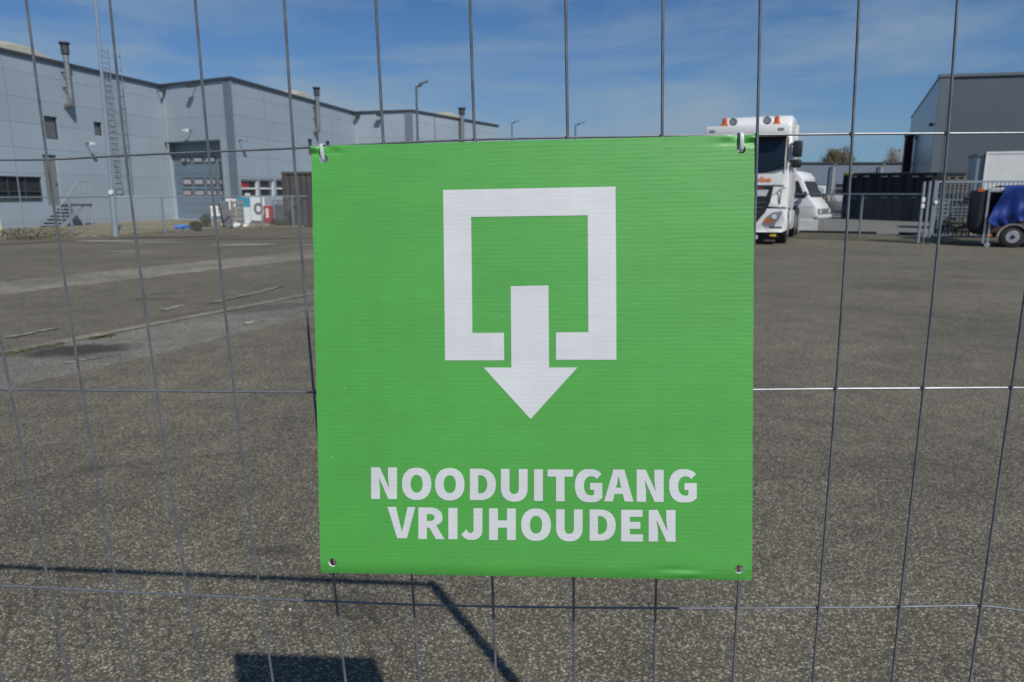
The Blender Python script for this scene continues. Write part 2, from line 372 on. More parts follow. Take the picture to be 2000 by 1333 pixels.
# right: verge strip and paler yard behind
e1 = [onz(x, y) for x, y in ((1400, 462), (1560, 466), (1700, 471), (1800, 477), (1990, 482), (2300, 488))]
e2 = [onz(x, y) for x, y in ((2300, 470), (1990, 464), (1800, 461), (1560, 456), (1400, 452))]
sheet('mossy_verge', [(p.x, p.y) for p in e1 + e2], .03, M['grass2'], 'narrow mossy verge under the chain-link fence on the right', .03)
e3 = [onz(x, y) for x, y in ((1400, 452), (1560, 456), (1800, 461), (1990, 464), (2500, 475))]
sheet('yard_paving', [(p.x, p.y) for p in e3] + [(60, 30), (70, 75), (4, 78)], .006, M['yard'], 'pale paved yard behind the chain-link fence', .005)
kb = MB(); 
for xa, xb in ((1560, 1712), (1755, 1800)):
    a, c = onz(xa, 456.5 + (xa - 1560) * .02), onz(xb, 456.5 + (xb - 1560) * .02); d = (c - a).normalized(); n2 = Vector((-d.y, d.x, 0)) * .12
    kb.prism([a, c, c + n2, a + n2], (0, 0, .12))
tag(kb.build('kerb', M['dark_metal']), 'low dark kerb edging the pale yard', None, None, 'structure')

# ------------------------------------------------------------------ TEMPORARY FENCE + wires
fn = Vector((.077, .997, .021)).normalized(); fO = Vector((-.041, .816, 1.551))
fu = Vector((fn.y, -fn.x, 0)).normalized(); fv = fu.cross(fn).normalized()
if fv.z < 0: fv = -fv
def fuv(x, y):
    p = onplane(x, y, fO, fn) - fO; return p.dot(fu), p.dot(fv)
def FP(u, v, off=0.0): return fO + fu * u + fv * v - fn * off         # off>0 : towards the camera
R1 = {1:(91,312),2:(244,304),3:(406,297),4:(572,290),5:(748,280.5),6:(926,273),7:(1108,269),8:(1293,266),9:(1480,264),10:(1666,262),11:(1854,261)}
R2 = {0:(20,763),1:(159,764),2:(305,765.5),3:(457,767),4:(612,768),5:(781,768),6:(951,767.5),7:(1121,766.5),8:(1292,765),9:(1463,763),10:(1634,761),11:(1804,760),12:(1976,759)}
R3 = {0:(97,1151),1:(230,1158.5),2:(366,1164.5),3:(509,1172),4:(657,1178),5:(808,1184),6:(963,1187.5),7:(1120,1189.5),8:(1280,1190.5),9:(1440,1190.5),10:(1599,1189.5),11:(1757,1188),12:(1916,1186)}
T0 = {1:51,2:214,3:381,4:555,5:734,6:918,7:1105,8:1295,9:1485,10:1678,11:1869}
B0 = {0:136,1:264,2:395,3:533.5,4:675,5:818.5,6:969,7:1121.5,8:1277,9:1431,10:1587,11:1742,12:1894}
cols = {}
for i in range(0, 13):
    P = []
    if i in T0: P.append(fuv(T0[i], 0))
    for Rw in (R1, R2, R3):
        if i in Rw: P.append(fuv(*Rw[i]))
    if i in B0: P.append(fuv(B0[i], 1333))
    cols[i] = sorted(P, key=lambda q: q[1])
def interp(P, v):
    if v <= P[0][1]: a, c = P[0], P[1]
    elif v >= P[-1][1]: a, c = P[-2], P[-1]
    else:
        for k in range(len(P) - 1):
            if P[k][1] <= v <= P[k + 1][1]: a, c = P[k], P[k + 1]; break
    t = (v - a[1]) / (c[1] - a[1])
    if v > P[-1][1]: return P[-1][0] + (v - P[-1][1]) * max(-.05, min(.05, (c[0] - a[0]) / (c[1] - a[1])))
    if v < P[0][1]: return P[0][0] + (v - P[0][1]) * max(-.05, min(.05, (c[0] - a[0]) / (c[1] - a[1])))
    return a[0] + (c[0] - a[0]) * t
VTOP, VBOT = .60, -1.40
vs_ = [VBOT + (VTOP - VBOT) * k / 40 for k in range(41)]
def smooth_col(i):
    us = [interp(cols[i], v) for v in vs_]
    for _ in range(4): us = [us[0]] + [(us[k - 1] + us[k] * 2 + us[k + 1]) / 4 for k in range(1, 40)] + [us[-1]]
    return us
colu = {i: smooth_col(i) for i in cols}
fence = thing('mesh_fence', 'galvanised temporary mesh fence panel carrying the green sign', 'fence', loc=(0, .82, 0))
WR = .00165
for i in range(-25, 13):
    if i in colu: us = colu[i]
    else:
        us = [u + .1 * i * .985 + random.uniform(-.0006, .0006) for u in colu[0]]
    if us[0] < -2.85: continue
    b = MB(); b.tube([FP(u, v, 0) for u, v in zip(us, vs_)], WR, 6); 
    if i in colu:
        for Rw in (R1, R2, R3):
            if i in Rw:
                vv = fuv(*Rw[i])[1]; uu = interp(list(zip(us, vs_)), vv)
                b.tube([FP(uu, vv - .0030, -.0012), FP(uu, vv - .0012, -.0016), FP(uu, vv + .0012, -.0016), FP(uu, vv + .0030, -.0012)], [.0012, .0023, .0023, .0012], 8)
    b.build('vertical_wire', M['galv'], fence, True, True)
UR = onplane(2012, 1250, fO, fn); UR = (UR - fO).dot(fu) + .012
def rowpts(Rw):
    P = [fuv(*Rw[i]) for i in sorted(Rw)]; return P
rows = []
for Rw in (R1, R2, R3): rows.append(rowpts(Rw))
for k in (1, 2): rows.append([(q[0], q[1] + .272 * k) for q in rows[0]])
for k in (1, 2, 3): rows.append([(q[0], q[1] - .28 * k) for q in rows[2]])
for ri, P in enumerate(rows):
    if P[0][1] > VTOP - .03 or P[0][1] < VBOT + .03: continue
    pts = []
    u0 = P[0][0]
    for k in range(int((u0 + 2.85) / .1), 0, -1): pts.append((u0 - .1 * k, P[0][1] - (.0 if ri else 0)))
    pts += P
    u = P[-1][0]
    sag = -.006 if ri == 2 else 0
    while u + .06 < UR: u += .06; pts.append((u, P[-1][1] + sag * (u - P[-1][0]) / .06))
    pts.append((UR, pts[-1][1] + sag))
    # densify smoothly
    Q = []
    for k in range(len(pts) - 1):
        p0, p1, p2, p3 = pts[max(0, k - 1)], pts[k], pts[k + 1], pts[min(len(pts) - 1, k + 2)]
        for j in range(4):
            t = j / 4; t2, t3 = t * t, t * t * t
            Q.append(tuple(.5 * ((2 * p1[c]) + (-p0[c] + p2[c]) * t + (2 * p0[c] - 5 * p1[c] + 4 * p2[c] - p3[c]) * t2 + (-p0[c] + 3 * p1[c] - 3 * p2[c] + p3[c]) * t3) for c in (0, 1)))
    Q.append(pts[-1])
    b = MB(); b.tube([FP(u, v, -.0027) for u, v in Q], .00135, 6); b.build('horizontal_wire', M['galv'], fence, True, True)
# tube frame: posts and rails
def vert_line(u, v0, v1, r, name):
    b = MB(); b.tube([FP(u + (colu[12][0] - colu[12][0]), v0), FP(u, v1)], r, 20); b.build(name, M['tube'], fence, True, True)
zb = -(fO.z - .0) / fv.z
ptop = VTOP + .012
pa, pb = onplane(2050, 1215, fO, fn), onplane(1984, 1333, fO, fn)
ua, va = (pa - fO).dot(fu), (pa - fO).dot(fv); ub, vb = (pb - fO).dot(fu), (pb - fO).dot(fv)
slope = 0.0
upost = ua + .024
b = MB(); b.tube([FP(upost + slope * (zb - va), zb), FP(upost + slope * (ptop - va), ptop)], .021, 24); b.build('post', M['tube'], fence, True, True)
b = MB(); b.tube([FP(-2.87, zb), FP(-2.87, ptop)], .021, 24); b.build('post', M['tube'], fence, True, True)
b = MB(); b.tube([FP(-2.87, VTOP), FP(upost + slope * (VTOP - va), VTOP)], .0145, 20); b.build('rail', M['tube'], fence, True, True)
b = MB(); b.tube([FP(-2.87, VBOT), FP(upost + slope * (VBOT - va), VBOT)], .0145, 20); b.build('rail', M['tube'], fence, True, True)

# ------------------------------------------------------------------ GREEN SIGN
sTL, sTR = onplane(608, 286, fO - fn * .006, fn), onplane(1474.5, 262.5, fO - fn * .006, fn)
GAP = .095
sBL, sBR = onplane(626.5, 1121, fO - fn * GAP, fn), onplane(1469.5, 1137, fO - fn * GAP, fn)
ax = (sTR - sTL).normalized(); mb_ = (sBL + sBR) / 2; mt_ = (sTL + sTR) / 2
az = (mt_ - mb_); az = (az - ax * az.dot(ax)).normalized(); ay = az.cross(ax).normalized()      # ay points away from camera
if ay.y < 0: ay = -ay
sO = (mt_ + mb_) / 2
SM = Matrix(((ax.x, ay.x, az.x, sO.x), (ax.y, ay.y, az.y, sO.y), (ax.z, ay.z, az.z, sO.z), (0, 0, 0, 1)))
def sl(x, y):
    p = onplane(x, y, sO, ay) - sO; return p.dot(ax), p.dot(az)
def signmat(name, c, rough, bumps=.22):
    m = bpy.data.materials.new(name); m.use_nodes = True; t = m.node_tree; b = t.nodes['Principled BSDF']
    tc = t.nodes.new('ShaderNodeTexCoord'); O = tc.outputs['Object']
    sep = t.nodes.new('ShaderNodeSeparateXYZ'); t.links.new(O, sep.inputs[0])
    wob = math_n(t, 'MULTIPLY', noise(t, O, 3, 2), .004)
    fl = math_n(t, 'SINE', math_n(t, 'MULTIPLY', math_n(t, 'ADD', sep.outputs[2], wob), 2 * math.pi / .0048))
    n1 = noise(t, O, 90, 3, .6, (.25, 1, 4)); n2 = noise(t, O, 7, 4, .6, (1, 1, 2.5)); n3 = noise(t, O, 1300, 2, .5)
    h = math_n(t, 'ADD', math_n(t, 'MULTIPLY', fl, .17), math_n(t, 'MULTIPLY', n1, 1.3)); h = math_n(t, 'ADD', h, math_n(t, 'MULTIPLY', n3, .8)); h = math_n(t, 'ADD', h, math_n(t, 'MULTIPLY', n2, 8.0)); n4 = noise(t, O, 9, 5, .6, (3.5, 1, .25)); n5 = noise(t, O, 38, 5, .7)
    tone = rng(t, n2, .3, .7, .94, 1.06); tone = math_n(t, 'MULTIPLY', tone, rng(t, n4, .3, .7, .965, 1.03)); tone = math_n(t, 'MULTIPLY', tone, rng(t, n5, .62, .75, 1.0, .93)); tone = math_n(t, 'MULTIPLY', tone, rng(t, fl, -1, 1, .985, 1.015)); tone = math_n(t, 'MULTIPLY', tone, rng(t, n1, .3, .7, .97, 1.03))
    # tiny scratches that show the white core
    sc = noise(t, O, 520, 1, .5, (.35, 1, 1)); spots = rng(t, sc, .825, .85, 0, .5)
    vm = t.nodes.new('ShaderNodeVectorMath'); vm.operation = 'SCALE'; vm.inputs[0].default_value = c; t.links.new(tone, vm.inputs['Scale'])
    t.links.new(mixc(t, spots, vm.outputs[0], (.75, .8, .75)), b.inputs['Base Color'])
    b.inputs['Roughness'].default_value = rough; b.inputs['Specular IOR Level'].default_value = .85
    t.links.new(rng(t, n3, .3, .7, rough - .08, rough + .08), b.inputs['Roughness'])
    bp = t.nodes.new('ShaderNodeBump'); bp.inputs['Strength'].default_value = bumps; bp.inputs['Distance'].default_value = .0005
    t.links.new(h, bp.inputs['Height']); t.links.new(bp.outputs[0], b.inputs['Normal'])
    return m
M['green'] = signmat('sign_green_print', (.068, .350, .052), .50)
M['signwhite'] = signmat('sign_white_print', (.61, .635, .645), .5, .10)
M['core'] = mat('sign_white_core', (.78, .80, .78), .5)
sign = thing('emergency_exit_sign', 'square green corrugated plastic sign with white exit symbol tied to the mesh fence', 'sign', mtx=SM)
qTL, qTR, qBL, qBR = [Vector(sl(*q)) for q in ((608, 286), (1474.5, 262.5), (626.5, 1121), (1469.5, 1137))]
SWd = (qTR - qTL).length; SHt = (qTL - qBL).length
def quad(s, t): return (qBL * (1 - s) + qBR * s) * (1 - t) + (qTL * (1 - s) + qTR * s) * t
holes = [Vector(sl(*q)) for q in ((632.5, 311), (1448.5, 291), (650, 1099), (1444.5, 1113))]
hr = .0048
def axis_lines():
    a = []; s = 0.0
    while s < .075: a.append(s); s += .0026
    s = .075
    while s < .925: a.append(s); s += .0242857
    s = .925
    while s < 1.0001: a.append(min(1, s)); s += .0026
    if a[-1] < 1: a.append(1.0)
    return a
LN = axis_lines(); nL = len(LN)
def gs(x, y, cx, cy, sx, sy): return math.exp(-((x - cx) / sx) ** 2 - ((y - cy) / sy) ** 2)
def disp(p):
    x, z = p; h0, h1 = holes[0], holes[1]
    d = 0.0
    # creases pulled by the two cable ties
    for h, sg in ((h0, -1), (h1, 1)):
        top = h.y + .015
        d += .0022 * gs(x, z, h.x, top, .008, .005)                      # pressed in at the tie
        d -= .0026 * gs(x, z, h.x + sg * .012, top - .003, .010, .0026)
        d += .0020 * gs(x, z, h.x + sg * .012, top - .009, .012, .0024)
        d -= .0010 * gs(x, z, h.x - sg * .014, top - .002, .008, .0030)
        d += .0007 * gs(x, z, h.x - sg * .015, top - .008, .009, .0028)
    # rolled lower edge, small dents at lower right
    d += .0035 * max(0, 1 - (z - qBL.y) / .016) ** 2 if z < qBL.y + .016 else 0
    dn = Vector(sl(1340, 1126)); d -= .0022 * gs(x, z, dn.x, dn.y + .002, .012, .0035); d += .0018 * gs(x, z, dn.x - .012, dn.y + .006, .02, .004)
    d += .0012 * gs(x, z, qBR.x, qBR.y + .006, .006, .006)
    # faint overall buckle of the board
    d += .0025 * math.sin(3.1 * (x + .1)) * math.cos(4.2 * z)
    return d
def P2(i, j):
    p = quad(LN[i], LN[j])
    if i in (0, nL - 1): p = p + Vector((random.uniform(-.0003, .0003), 0))
    if j == 0: p = p + Vector((0, random.uniform(-.0003, .0003)))
    return p
grid = [[P2(i, j) for i in range(nL)] for j in range(nL)]
# carve and snap holes
dead = set()
for j in range(nL - 1):
    for i in range(nL - 1):
        c = (grid[j][i] + grid[j + 1][i + 1]) / 2
        if any((c - h).length < hr for h in holes): dead.add((i, j))
rimv = {}
for (i, j) in dead:
    for (a, c) in ((i, j), (i + 1, j), (i, j + 1), (i + 1, j + 1)):
        al = [(a - 1, c - 1), (a, c - 1), (a - 1, c), (a, c)]
        if not all(q in dead for q in al): rimv[(a, c)] = 1
for (a, c) in rimv:
    p = grid[c][a]; h = min(holes, key=lambda q: (q - p).length); dd = (p - h); grid[c][a] = h + dd.normalized() * hr
b = MB(); TK = .0032
fi = {}; bi = {}
for j in range(nL):
    for i in range(nL):
        p = grid[j][i]; d = disp(p)
        fi[(i, j)] = b.add([(p.x, d, p.y)])
for j in range(nL):
    for i in range(nL):
        p = grid[j][i]; bi[(i, j)] = b.add([(p.x, disp(p) + TK, p.y)])
edges = {}
for j in range(nL - 1):
    for i in range(nL - 1):
        if (i, j) in dead: continue
        q = [(i, j), (i + 1, j), (i + 1, j + 1), (i, j + 1)]
        b.cur = 0; b.face([fi[k] for k in q]); b.cur = 1; b.face([bi[k] for k in reversed(q)])
        for k in range(4):
            e = (q[k], q[(k + 1) % 4]); er = (e[1], e[0])
            if er in edges: del edges[er]
            else: edges[e] = 1
b.cur = 1
for (a, c) in edges: b.face((fi[a], bi[a], bi[c], fi[c]))
board = b.build('board', [M['green'], M['core']], sign, True)

def curve_mesh(name, loops, y, m, parent, thick=.0001, trf=None):
    cu = bpy.data.curves.new(name, 'CURVE'); cu.dimensions = '2D'; cu.fill_mode = 'BOTH'; cu.extrude = thick
    for lp in loops:
        sp = cu.splines.new('POLY'); sp.points.add(len(lp) - 1); sp.use_cyclic_u = True
        for k, p in enumerate(lp): sp.points[k].co = (p[0], p[1], 0, 1)
    tmp = bpy.data.objects.new('tmp', cu); col.objects.link(tmp)
    dg = bpy.context.evaluated_depsgraph_get(); me = bpy.data.meshes.new_from_object(tmp.evaluated_get(dg))
    bpy.data.objects.remove(tmp); bpy.data.curves.remove(cu)
    for v in me.vertices:
        x, z, t = v.co
        v.co = (x, y - t + disp((x, z)) if trf is None else 0, z)
    me.materials.clear(); me.materials.append(m); me.name = name
    bmx = bmesh.new(); bmx.from_mesh(me); bmesh.ops.subdivide_edges(bmx, edges=[e for e in bmx.edges if e.calc_length() > .03], cuts=3, use_grid_fill=True)
    bmesh.ops.triangulate(bmx, faces=bmx.faces)
    for v in bmx.verts:
        pass
    bmesh.ops.recalc_face_normals(bmx, faces=bmx.faces); bmx.to_mesh(me); bmx.free()
    o = bpy.data.objects.new(name, me); col.objects.link(o); o.parent = parent; return o
# pictogram
fr_px = [(865.4,371.6),(1202.2,364.6),(1203.5,530),(1204.1,703.3),(1085.9,703.3),(1085.9,649.7),(1149.1,649.1),(1148.4,530),(1147.8,420.8),(920.1,424.3),(921.5,530),(922.6,650.6),(984.3,650.6),(984.7,704.3),(869.3,704.3),(867.5,530)]
ar_px = [(997.4,559.5),(1071.1,557.8),(1072.4,718.3),(1127.6,718.3),(1036.2,819.1),(944.2,718.3),(998.7,718.3)]
curve_mesh('symbol_frame', [[sl(*q) for q in fr_px]], -.00035, M['signwhite'], sign)
curve_mesh('symbol_arrow', [[sl(*q) for q in ar_px]], -.00035, M['signwhite'], sign)
# lettering: each glyph outlined in a unit box (x right, y up), placed in its measured box
def arc(cx, cy, rx, ry, a0, a1, n=18, e=2.25):
    out = []
    for k in range(n + 1):
        a = R(a0 + (a1 - a0) * k / n); ca, sa = math.cos(a), math.sin(a)
        out.append((cx + rx * math.copysign(abs(ca) ** (2 / e), ca), cy + ry * math.copysign(abs(sa) ** (2 / e), sa)))
    return out
def glyph(ch):
    if ch == 'N': return [[(0,0),(0,1),(.335,1),(.70,.33),(.70,.34),(.655,.68),(.655,1),(1,1),(1,0),(.665,0),(.30,.68),(.30,.66),(.345,.33),(.345,0)]]
    if ch == 'O': return [arc(.5,.5,.5,.5,0,355,44), arc(.5,.5,.205,.275,0,355,36)]
    if ch == 'D': return [[(0,0),(0,1)] + arc(.40,.5,.60,.5,90,-90,26,2.2), [(.32,.21),(.32,.79)] + arc(.38,.5,.29,.29,90,-90,20,2.2)]
    if ch == 'U': return [[(0,1),(0,.42)] + arc(.5,.42,.5,.42,180,360,26) + [(1,1),(.67,1),(.67,.40)] + arc(.495,.40,.175,.165,360,180,18) + [(.32,1)]]
    if ch == 'I': return [[(0,0),(0,1),(1,1),(1,0)]]
    if ch == 'T': return [[(.335,0),(.335,.775),(0,.775),(0,1),(1,1),(1,.775),(.665,.775),(.665,0)]]
    if ch == 'G': return [[(.97,.855),(.79,.70)] + arc(.60,.5,.27,.285,62,180,16) + arc(.60,.49,.27,.285,180,283,14)[1:] + [(.70,.245),(.70,.375),(.555,.375),(.555,.585),(1,.585),(1,.135)] + [(.90,.06),(.78,.015),(.62,0)] + arc(.5,.5,.5,.5,262,98,34)[0:] + [(.64,1),(.80,.965),(.90,.915)]]
    if ch == 'A': return [[(0,0),(.32,1),(.69,1),(1,0),(.70,0),(.635,.235),(.355,.235),(.295,0)], [(.405,.43),(.585,.43),(.545,.58),(.495,.80),(.45,.60)]]
    if ch == 'V': return [[(.35,0),(0,1),(.305,1),(.455,.43),(.52,.20),(.585,.43),(.72,1),(1,1),(.70,0)]]
    if ch == 'R': return [[(0,0),(0,1),(.42,1)] + arc(.42,.69,.50,.31,90,-35,16)[1:] + [(.68,.435),(1,0),(.67,0),(.43,.36),(.325,.36),(.325,0)], [(.325,.57),(.325,.79),(.42,.79)] + arc(.42,.68,.20,.11,90,-90,12) + [(.42,.57)]]
    if ch == 'J': return [[(.58,1),(1,1),(1,.32)] + arc(.48,.32,.52,.32,0,-125,18)[1:] + [(0,.16),(.24,.33),(.32,.255)] + arc(.42,.34,.165,.125,250,360,10) + [(.58,.36)]]
    if ch == 'H': return [[(0,0),(0,1),(.33,1),(.33,.62),(.67,.62),(.67,1),(1,1),(1,0),(.67,0),(.67,.39),(.33,.39),(.33,0)]]
    if ch == 'E': return [[(0,0),(0,1),(.98,1),(.98,.78),(.40,.78),(.40,.62),(.88,.62),(.88,.40),(.40,.40),(.40,.225),(1,.225),(1,0)]]
l1 = [('N',72,216,66,242),('O',244,407,68,248),('O',428,592,70,251),('D',622,767,74,249),('U',795,944,76,258),('I',980,1029,78,254),('T',1055,1198,79,256),('G',1208,1361,77,262),('A',1371,1535,80,258),('N',1553,1704,81,260),('G',1734,1889,78,264)]
l2 = [('V',163,318,287,461),('R',335,481,290,466),('I',502,553,293,467),('J',574,692,294,471),('H',729,878,296,472),('O',908,1074,297,477),('U',1103,1251,302,480),('D',1290,1436,303,477),('E',1466,1588,305,481),('N',1620,1770,306,482)]
for (ch, x0, x1, y0, y1) in l1 + l2:
    loops = []
    for lp in glyph(ch):
        L_ = []
        for (gx, gy) in lp:
            X = x0 + (x1 - x0) * gx; Y = y1 + (y0 - y1) * gy + .0085 * (X - (x0 + x1) / 2)
            L_.append(sl(700 + X / 2.857, 890 + Y / 2.857))
        clean = [L_[0]]
        for q in L_[1:]:
            if (Vector(q) - Vector(clean[-1])).length > 1e-5: clean.append(q)
        if (Vector(clean[0]) - Vector(clean[-1])).length < 1e-5: clean.pop()
        loops.append(clean)
    curve_mesh('letter', loops, -.00035, M['signwhite'], sign)
# cable ties
def tie(h, topz, label, lean):
    t = thing('cable_tie', label, 'cable tie', mtx=SM @ Matrix.Translation((h.x, 0, h.y)), group='cable ties at the sign corners')
    w2 = .0020; dz = topz - h.y
    path = [(lean * 0, .006, -.0015), (0, .0015, -.0015), (0, -.0012, -.0004), (lean * .15, -.0022, .0022), (lean * .5, -.0026, dz * .5), (lean, -.0018, dz * .85), (lean * 1.05, .0006, dz), (lean * 1.1, .0075, dz + .0008), (lean * 1.0, .013, dz - .002), (lean * .6, .0125, dz * .5), (0, .010, 0), (0, .006, -.0015)]
    b = MB(); pr = None
    for k, p in enumerate(path):
        i = b.add([(p[0] - w2, p[1], p[2]), (p[0] + w2, p[1], p[2])])
        if pr is not None: b.face((pr, pr + 1, i + 1, i))
        pr = i
    o = b.build('strap', M['zip'], t, True)
    md = o.modifiers.new('s', 'SOLIDIFY'); md.thickness = .0009; md.offset = 1
    md = o.modifiers.new('b', 'BEVEL'); md.width = .0003; md.segments = 2
    b = MB(); b.bbox(-.0035, .0035, .007, .012, -.002, .004, .0008); b.build('lock', M['zip'], t)
    return t
tz0 = sl(630, 282)[1]; tz1 = sl(1447, 259)[1]
tie(holes[0], tz0, 'translucent white cable tie at the upper left corner of the green sign', sl(628, 282)[0] - holes[0].x)
tie(holes[1], tz1, 'translucent white cable tie at the upper right corner of the green sign', sl(1448, 259)[0] - holes[1].x)

# ------------------------------------------------------------------ BUILDING HELPERS
class Wall:
    """vertical wall from a to b (2D), outward normal facing the camera side"""
    def __init__(s, a, b2):
        s.a = Vector((a[0], a[1])); s.b = Vector((b2[0], b2[1])); s.d = (s.b - s.a); s.len = s.d.length; s.d.normalize()
        s.n = Vector((s.d.y, -s.d.x))
        if (Vector((0, 0)) - s.a).dot(s.n) < 0: s.n = -s.n
    def P(s, t, z, off=0.0): q = s.a + s.d * t + s.n * off; return Vector((q.x, q.y, z))
    def px(s, x, y, off=0.0):
        n3 = Vector((s.n.x, s.n.y, 0)); p = onplane(x, y, s.P(0, 0, off), n3); return (Vector((p.x, p.y)) - s.a).dot(s.d), p.z
    def rect(s, x0, y0, x1, y1):
        a, c = s.px(x0, (y0 + y1) / 2), s.px(x1, (y0 + y1) / 2); m = (x0 + x1) / 2
        z1, z0 = s.px(m, y0)[1], s.px(m, y1)[1]; return (min(a[0], c[0]), max(a[0], c[0]), z0, z1)
    def box(s, b, t0, t1, z0, z1, o0, o1):
        P = [s.P(t, z, o) for z in (z0, z1) for o in (o0, o1) for t in (t0, t1)]; i = b.add(P)
        for q in ((0, 2, 3, 1), (4, 5, 7, 6), (0, 1, 5, 4), (2, 6, 7, 3), (0, 4, 6, 2), (1, 3, 7, 5)): b.face([i + k for k in q])
    def face(s, b, z0, z1, holes, depth=.14):
        T = sorted(set([0, s.len] + [h[0] for h in holes] + [h[1] for h in holes])); Z = sorted(set([z0, z1] + [h[2] for h in holes] + [h[3] for h in holes]))
        Z = [z for z in Z if z0 <= z <= z1]
        for i in range(len(T) - 1):
            for j in range(len(Z) - 1):
                tm, zm = (T[i] + T[i + 1]) / 2, (Z[j] + Z[j + 1]) / 2
                if any(h[0] < tm < h[1] and h[2] < zm < h[3] for h in holes): continue
                k = b.add([s.P(T[i], Z[j]), s.P(T[i + 1], Z[j]), s.P(T[i + 1], Z[j + 1]), s.P(T[i], Z[j + 1])]); b.face((k, k + 1, k + 2, k + 3))
        for h in holes:
            dp = h[4] if len(h) > 4 else depth; zlo = max(h[2], z0)
            c = [(h[0], zlo), (h[1], zlo), (h[1], h[3]), (h[0], h[3])]
            for q in range(4):
                p0, p1 = c[q], c[(q + 1) % 4]; k = b.add([s.P(*p0), s.P(*p1), s.P(p1[0], p1[1], -dp), s.P(p0[0], p0[1], -dp)]); b.face((k, k + 1, k + 2, k + 3))

# ------------------------------------------------------------------ LEFT WAREHOUSE
ZR = 7.3
C = {}
for k, (x, y) in {'1': (0, 97), '2': (312, 168), '3': (450, 153), '4': (690, 220), '5': (805, 216.5), '6': (973, 246)}.items():
    p = onz(x, y, ZR); C[k] = (p.x, p.y)
dA = (Vector(C['2']) - Vector(C['1'])).normalized(); C['0'] = tuple(Vector(C['1']) - dA * 16)
wA, wB, wC, wD, wE = Wall(C['0'], C['2']), Wall(C['2'], C['3']), Wall(C['3'], C['4']), Wall(C['4'], C['5']), Wall(C['5'], C['6'])
wh = thing('warehouse', 'long stepped light grey metal-clad warehouse on the left with dark roof edge', 'building', loc=(C['2'][0], C['2'][1], 0))
wins = []   # wall, rect, glass
rA1 = wA.rect(-70, 344, 84, 396); rA2 = wA.rect(88, 228, 114, 272); rA3 = wA.rect(184, 239, 200, 265); rAd = wA.rect(89, 303, 116, 402)
rBd = wB.rect(328, 276, 437, 428); rBd = (rBd[0], rBd[1], .06, rBd[3])
rC1 = wC.rect(472, 351, 505, 386); rC2 = wC.rect(508, 351, 536, 386); rC3 = wC.rect(540, 351, 575, 386); rC4 = wC.rect(602, 272, 611, 302); rC5 = wC.rect(637, 276, 645, 300)
HO = {id(wA): [rA1, rA2, rA3, rAd], id(wB): [(*rBd, .45)], id(wC): [rC1, rC2, rC3, rC4, rC5], id(wD): [], id(wE): []}
b = MB()
for W_ in (wA, wB, wC, wD, wE): W_.face(b, 0, ZR, HO[id(W_)])
bk = [(-2, 92), (-70, 92), (-70, C['0'][1])]
cc = [C['6']] + bk + [C['0']]
for q in range(len(cc) - 1):
    i = b.add([(*cc[q], 0), (*cc[q + 1], 0), (*cc[q + 1], ZR), (*cc[q], ZR)]); b.face((i, i + 1, i + 2, i + 3))
b.build('wall', M['panelA'], wh, False, True)
b = MB(); ring = [C['0'], C['2'], C['3'], C['4'], C['5'], C['6']] + bk
i = b.add([(x, y, ZR - .08) for x, y in ring]); b.face(range(i, i + len(ring))); b.build('roof', M['roof'], wh, False, True)
b = MB()
for W_ in (wA, wB, wC, wD, wE): W_.box(b, -.06, W_.len + .06, ZR - .07, ZR + .07, -.25, .09)
b.build('roof_edge', M['coping'], wh, False, True)
# corner trims and pipes
for W_, px0, nm in ((wB, 444, 0), (wD, 799, 0)):
    b = MB(); W_.box(b, W_.len - .55, W_.len + .03, 0, ZR - .1, .005, .05); o = b.build('corner_trim', mat('trim_grey', (.17, .205, .25), .5), wh, False, True)
def pipe(W_, x, y0, y1, r, name='drainpipe', m='galv_far'):
    t0, z0 = W_.px(x, y0); _, z1 = W_.px(x, y1); b = MB(); b.tube([W_.P(t0, min(z0, z1), r + .03), W_.P(t0, max(z0, z1), r + .03)], r, 10); return b.build(name, M[m], wh, True, True)
M['seam'] = mat('seam_pale', (.42, .43, .42), .6)
for W_, t0 in ((wB, .25), (wD, .2)):
    b = MB(); W_.box(b, t0 - .06, t0 + .05, 0, ZR - .1, .01, .03); b.build('corner_seam', M['seam'], wh, False, True)
for W_, xs in ((wC, (522, 582, 650)), (wE, (850,)), (wA, (27,))):
    for x in xs:
        t0, _ = W_.px(x, 300); b = MB(); W_.box(b, t0 - .025, t0 + .025, 0, ZR - .1, .004, .016); b.build('panel_joint', M['coping'] if W_ is wE else M['frame'], wh, False, True)
def window(W_, r, mull=(), rails=(), glass='blind', frame='frame', fw=.05, inset=.10):
    b = MB(); t0, t1, z0, z1 = r
    for (a, c, d, e) in ((t0, t0 + fw, z0, z1), (t1 - fw, t1, z0, z1), (t0 + fw, t1 - fw, z0, z0 + fw), (t0 + fw, t1 - fw, z1 - fw, z1)): W_.box(b, a, c, d, e, -inset - .03, -inset + .03)
    for m_ in mull: W_.box(b, t0 + (t1 - t0) * m_ - fw / 2, t0 + (t1 - t0) * m_ + fw / 2, z0 + fw, z1 - fw, -inset - .03, -inset + .028)
    for m_ in rails: W_.box(b, t0 + fw, t1 - fw, z0 + (z1 - z0) * m_ - fw / 2, z0 + (z1 - z0) * m_ + fw / 2, -inset - .03, -inset + .026)
    w_ = b.build('window', M[frame], wh, False, True)
    b = MB(); W_.box(b, t0 + .01, t1 - .01, z0 + .01, z1 - .01, -inset - .06, -inset - .034); b.build('pane', M[glass], w_, False, True); return w_
window(wA, rA1, (.3, .55, .78), (.42,), 'glass', 'coping', .06)
window(wA, rA2, (), (), 'blind', 'coping', .04); window(wA, rA3, (), (), 'blind', 'coping', .04)
window(wC, rC1, (), (.5,), 'glass', 'white2', .10); window(wC, rC2, (), (.5,), 'glass', 'white2', .10); window(wC, rC3, (), (.5,), 'glass', 'white2', .10)
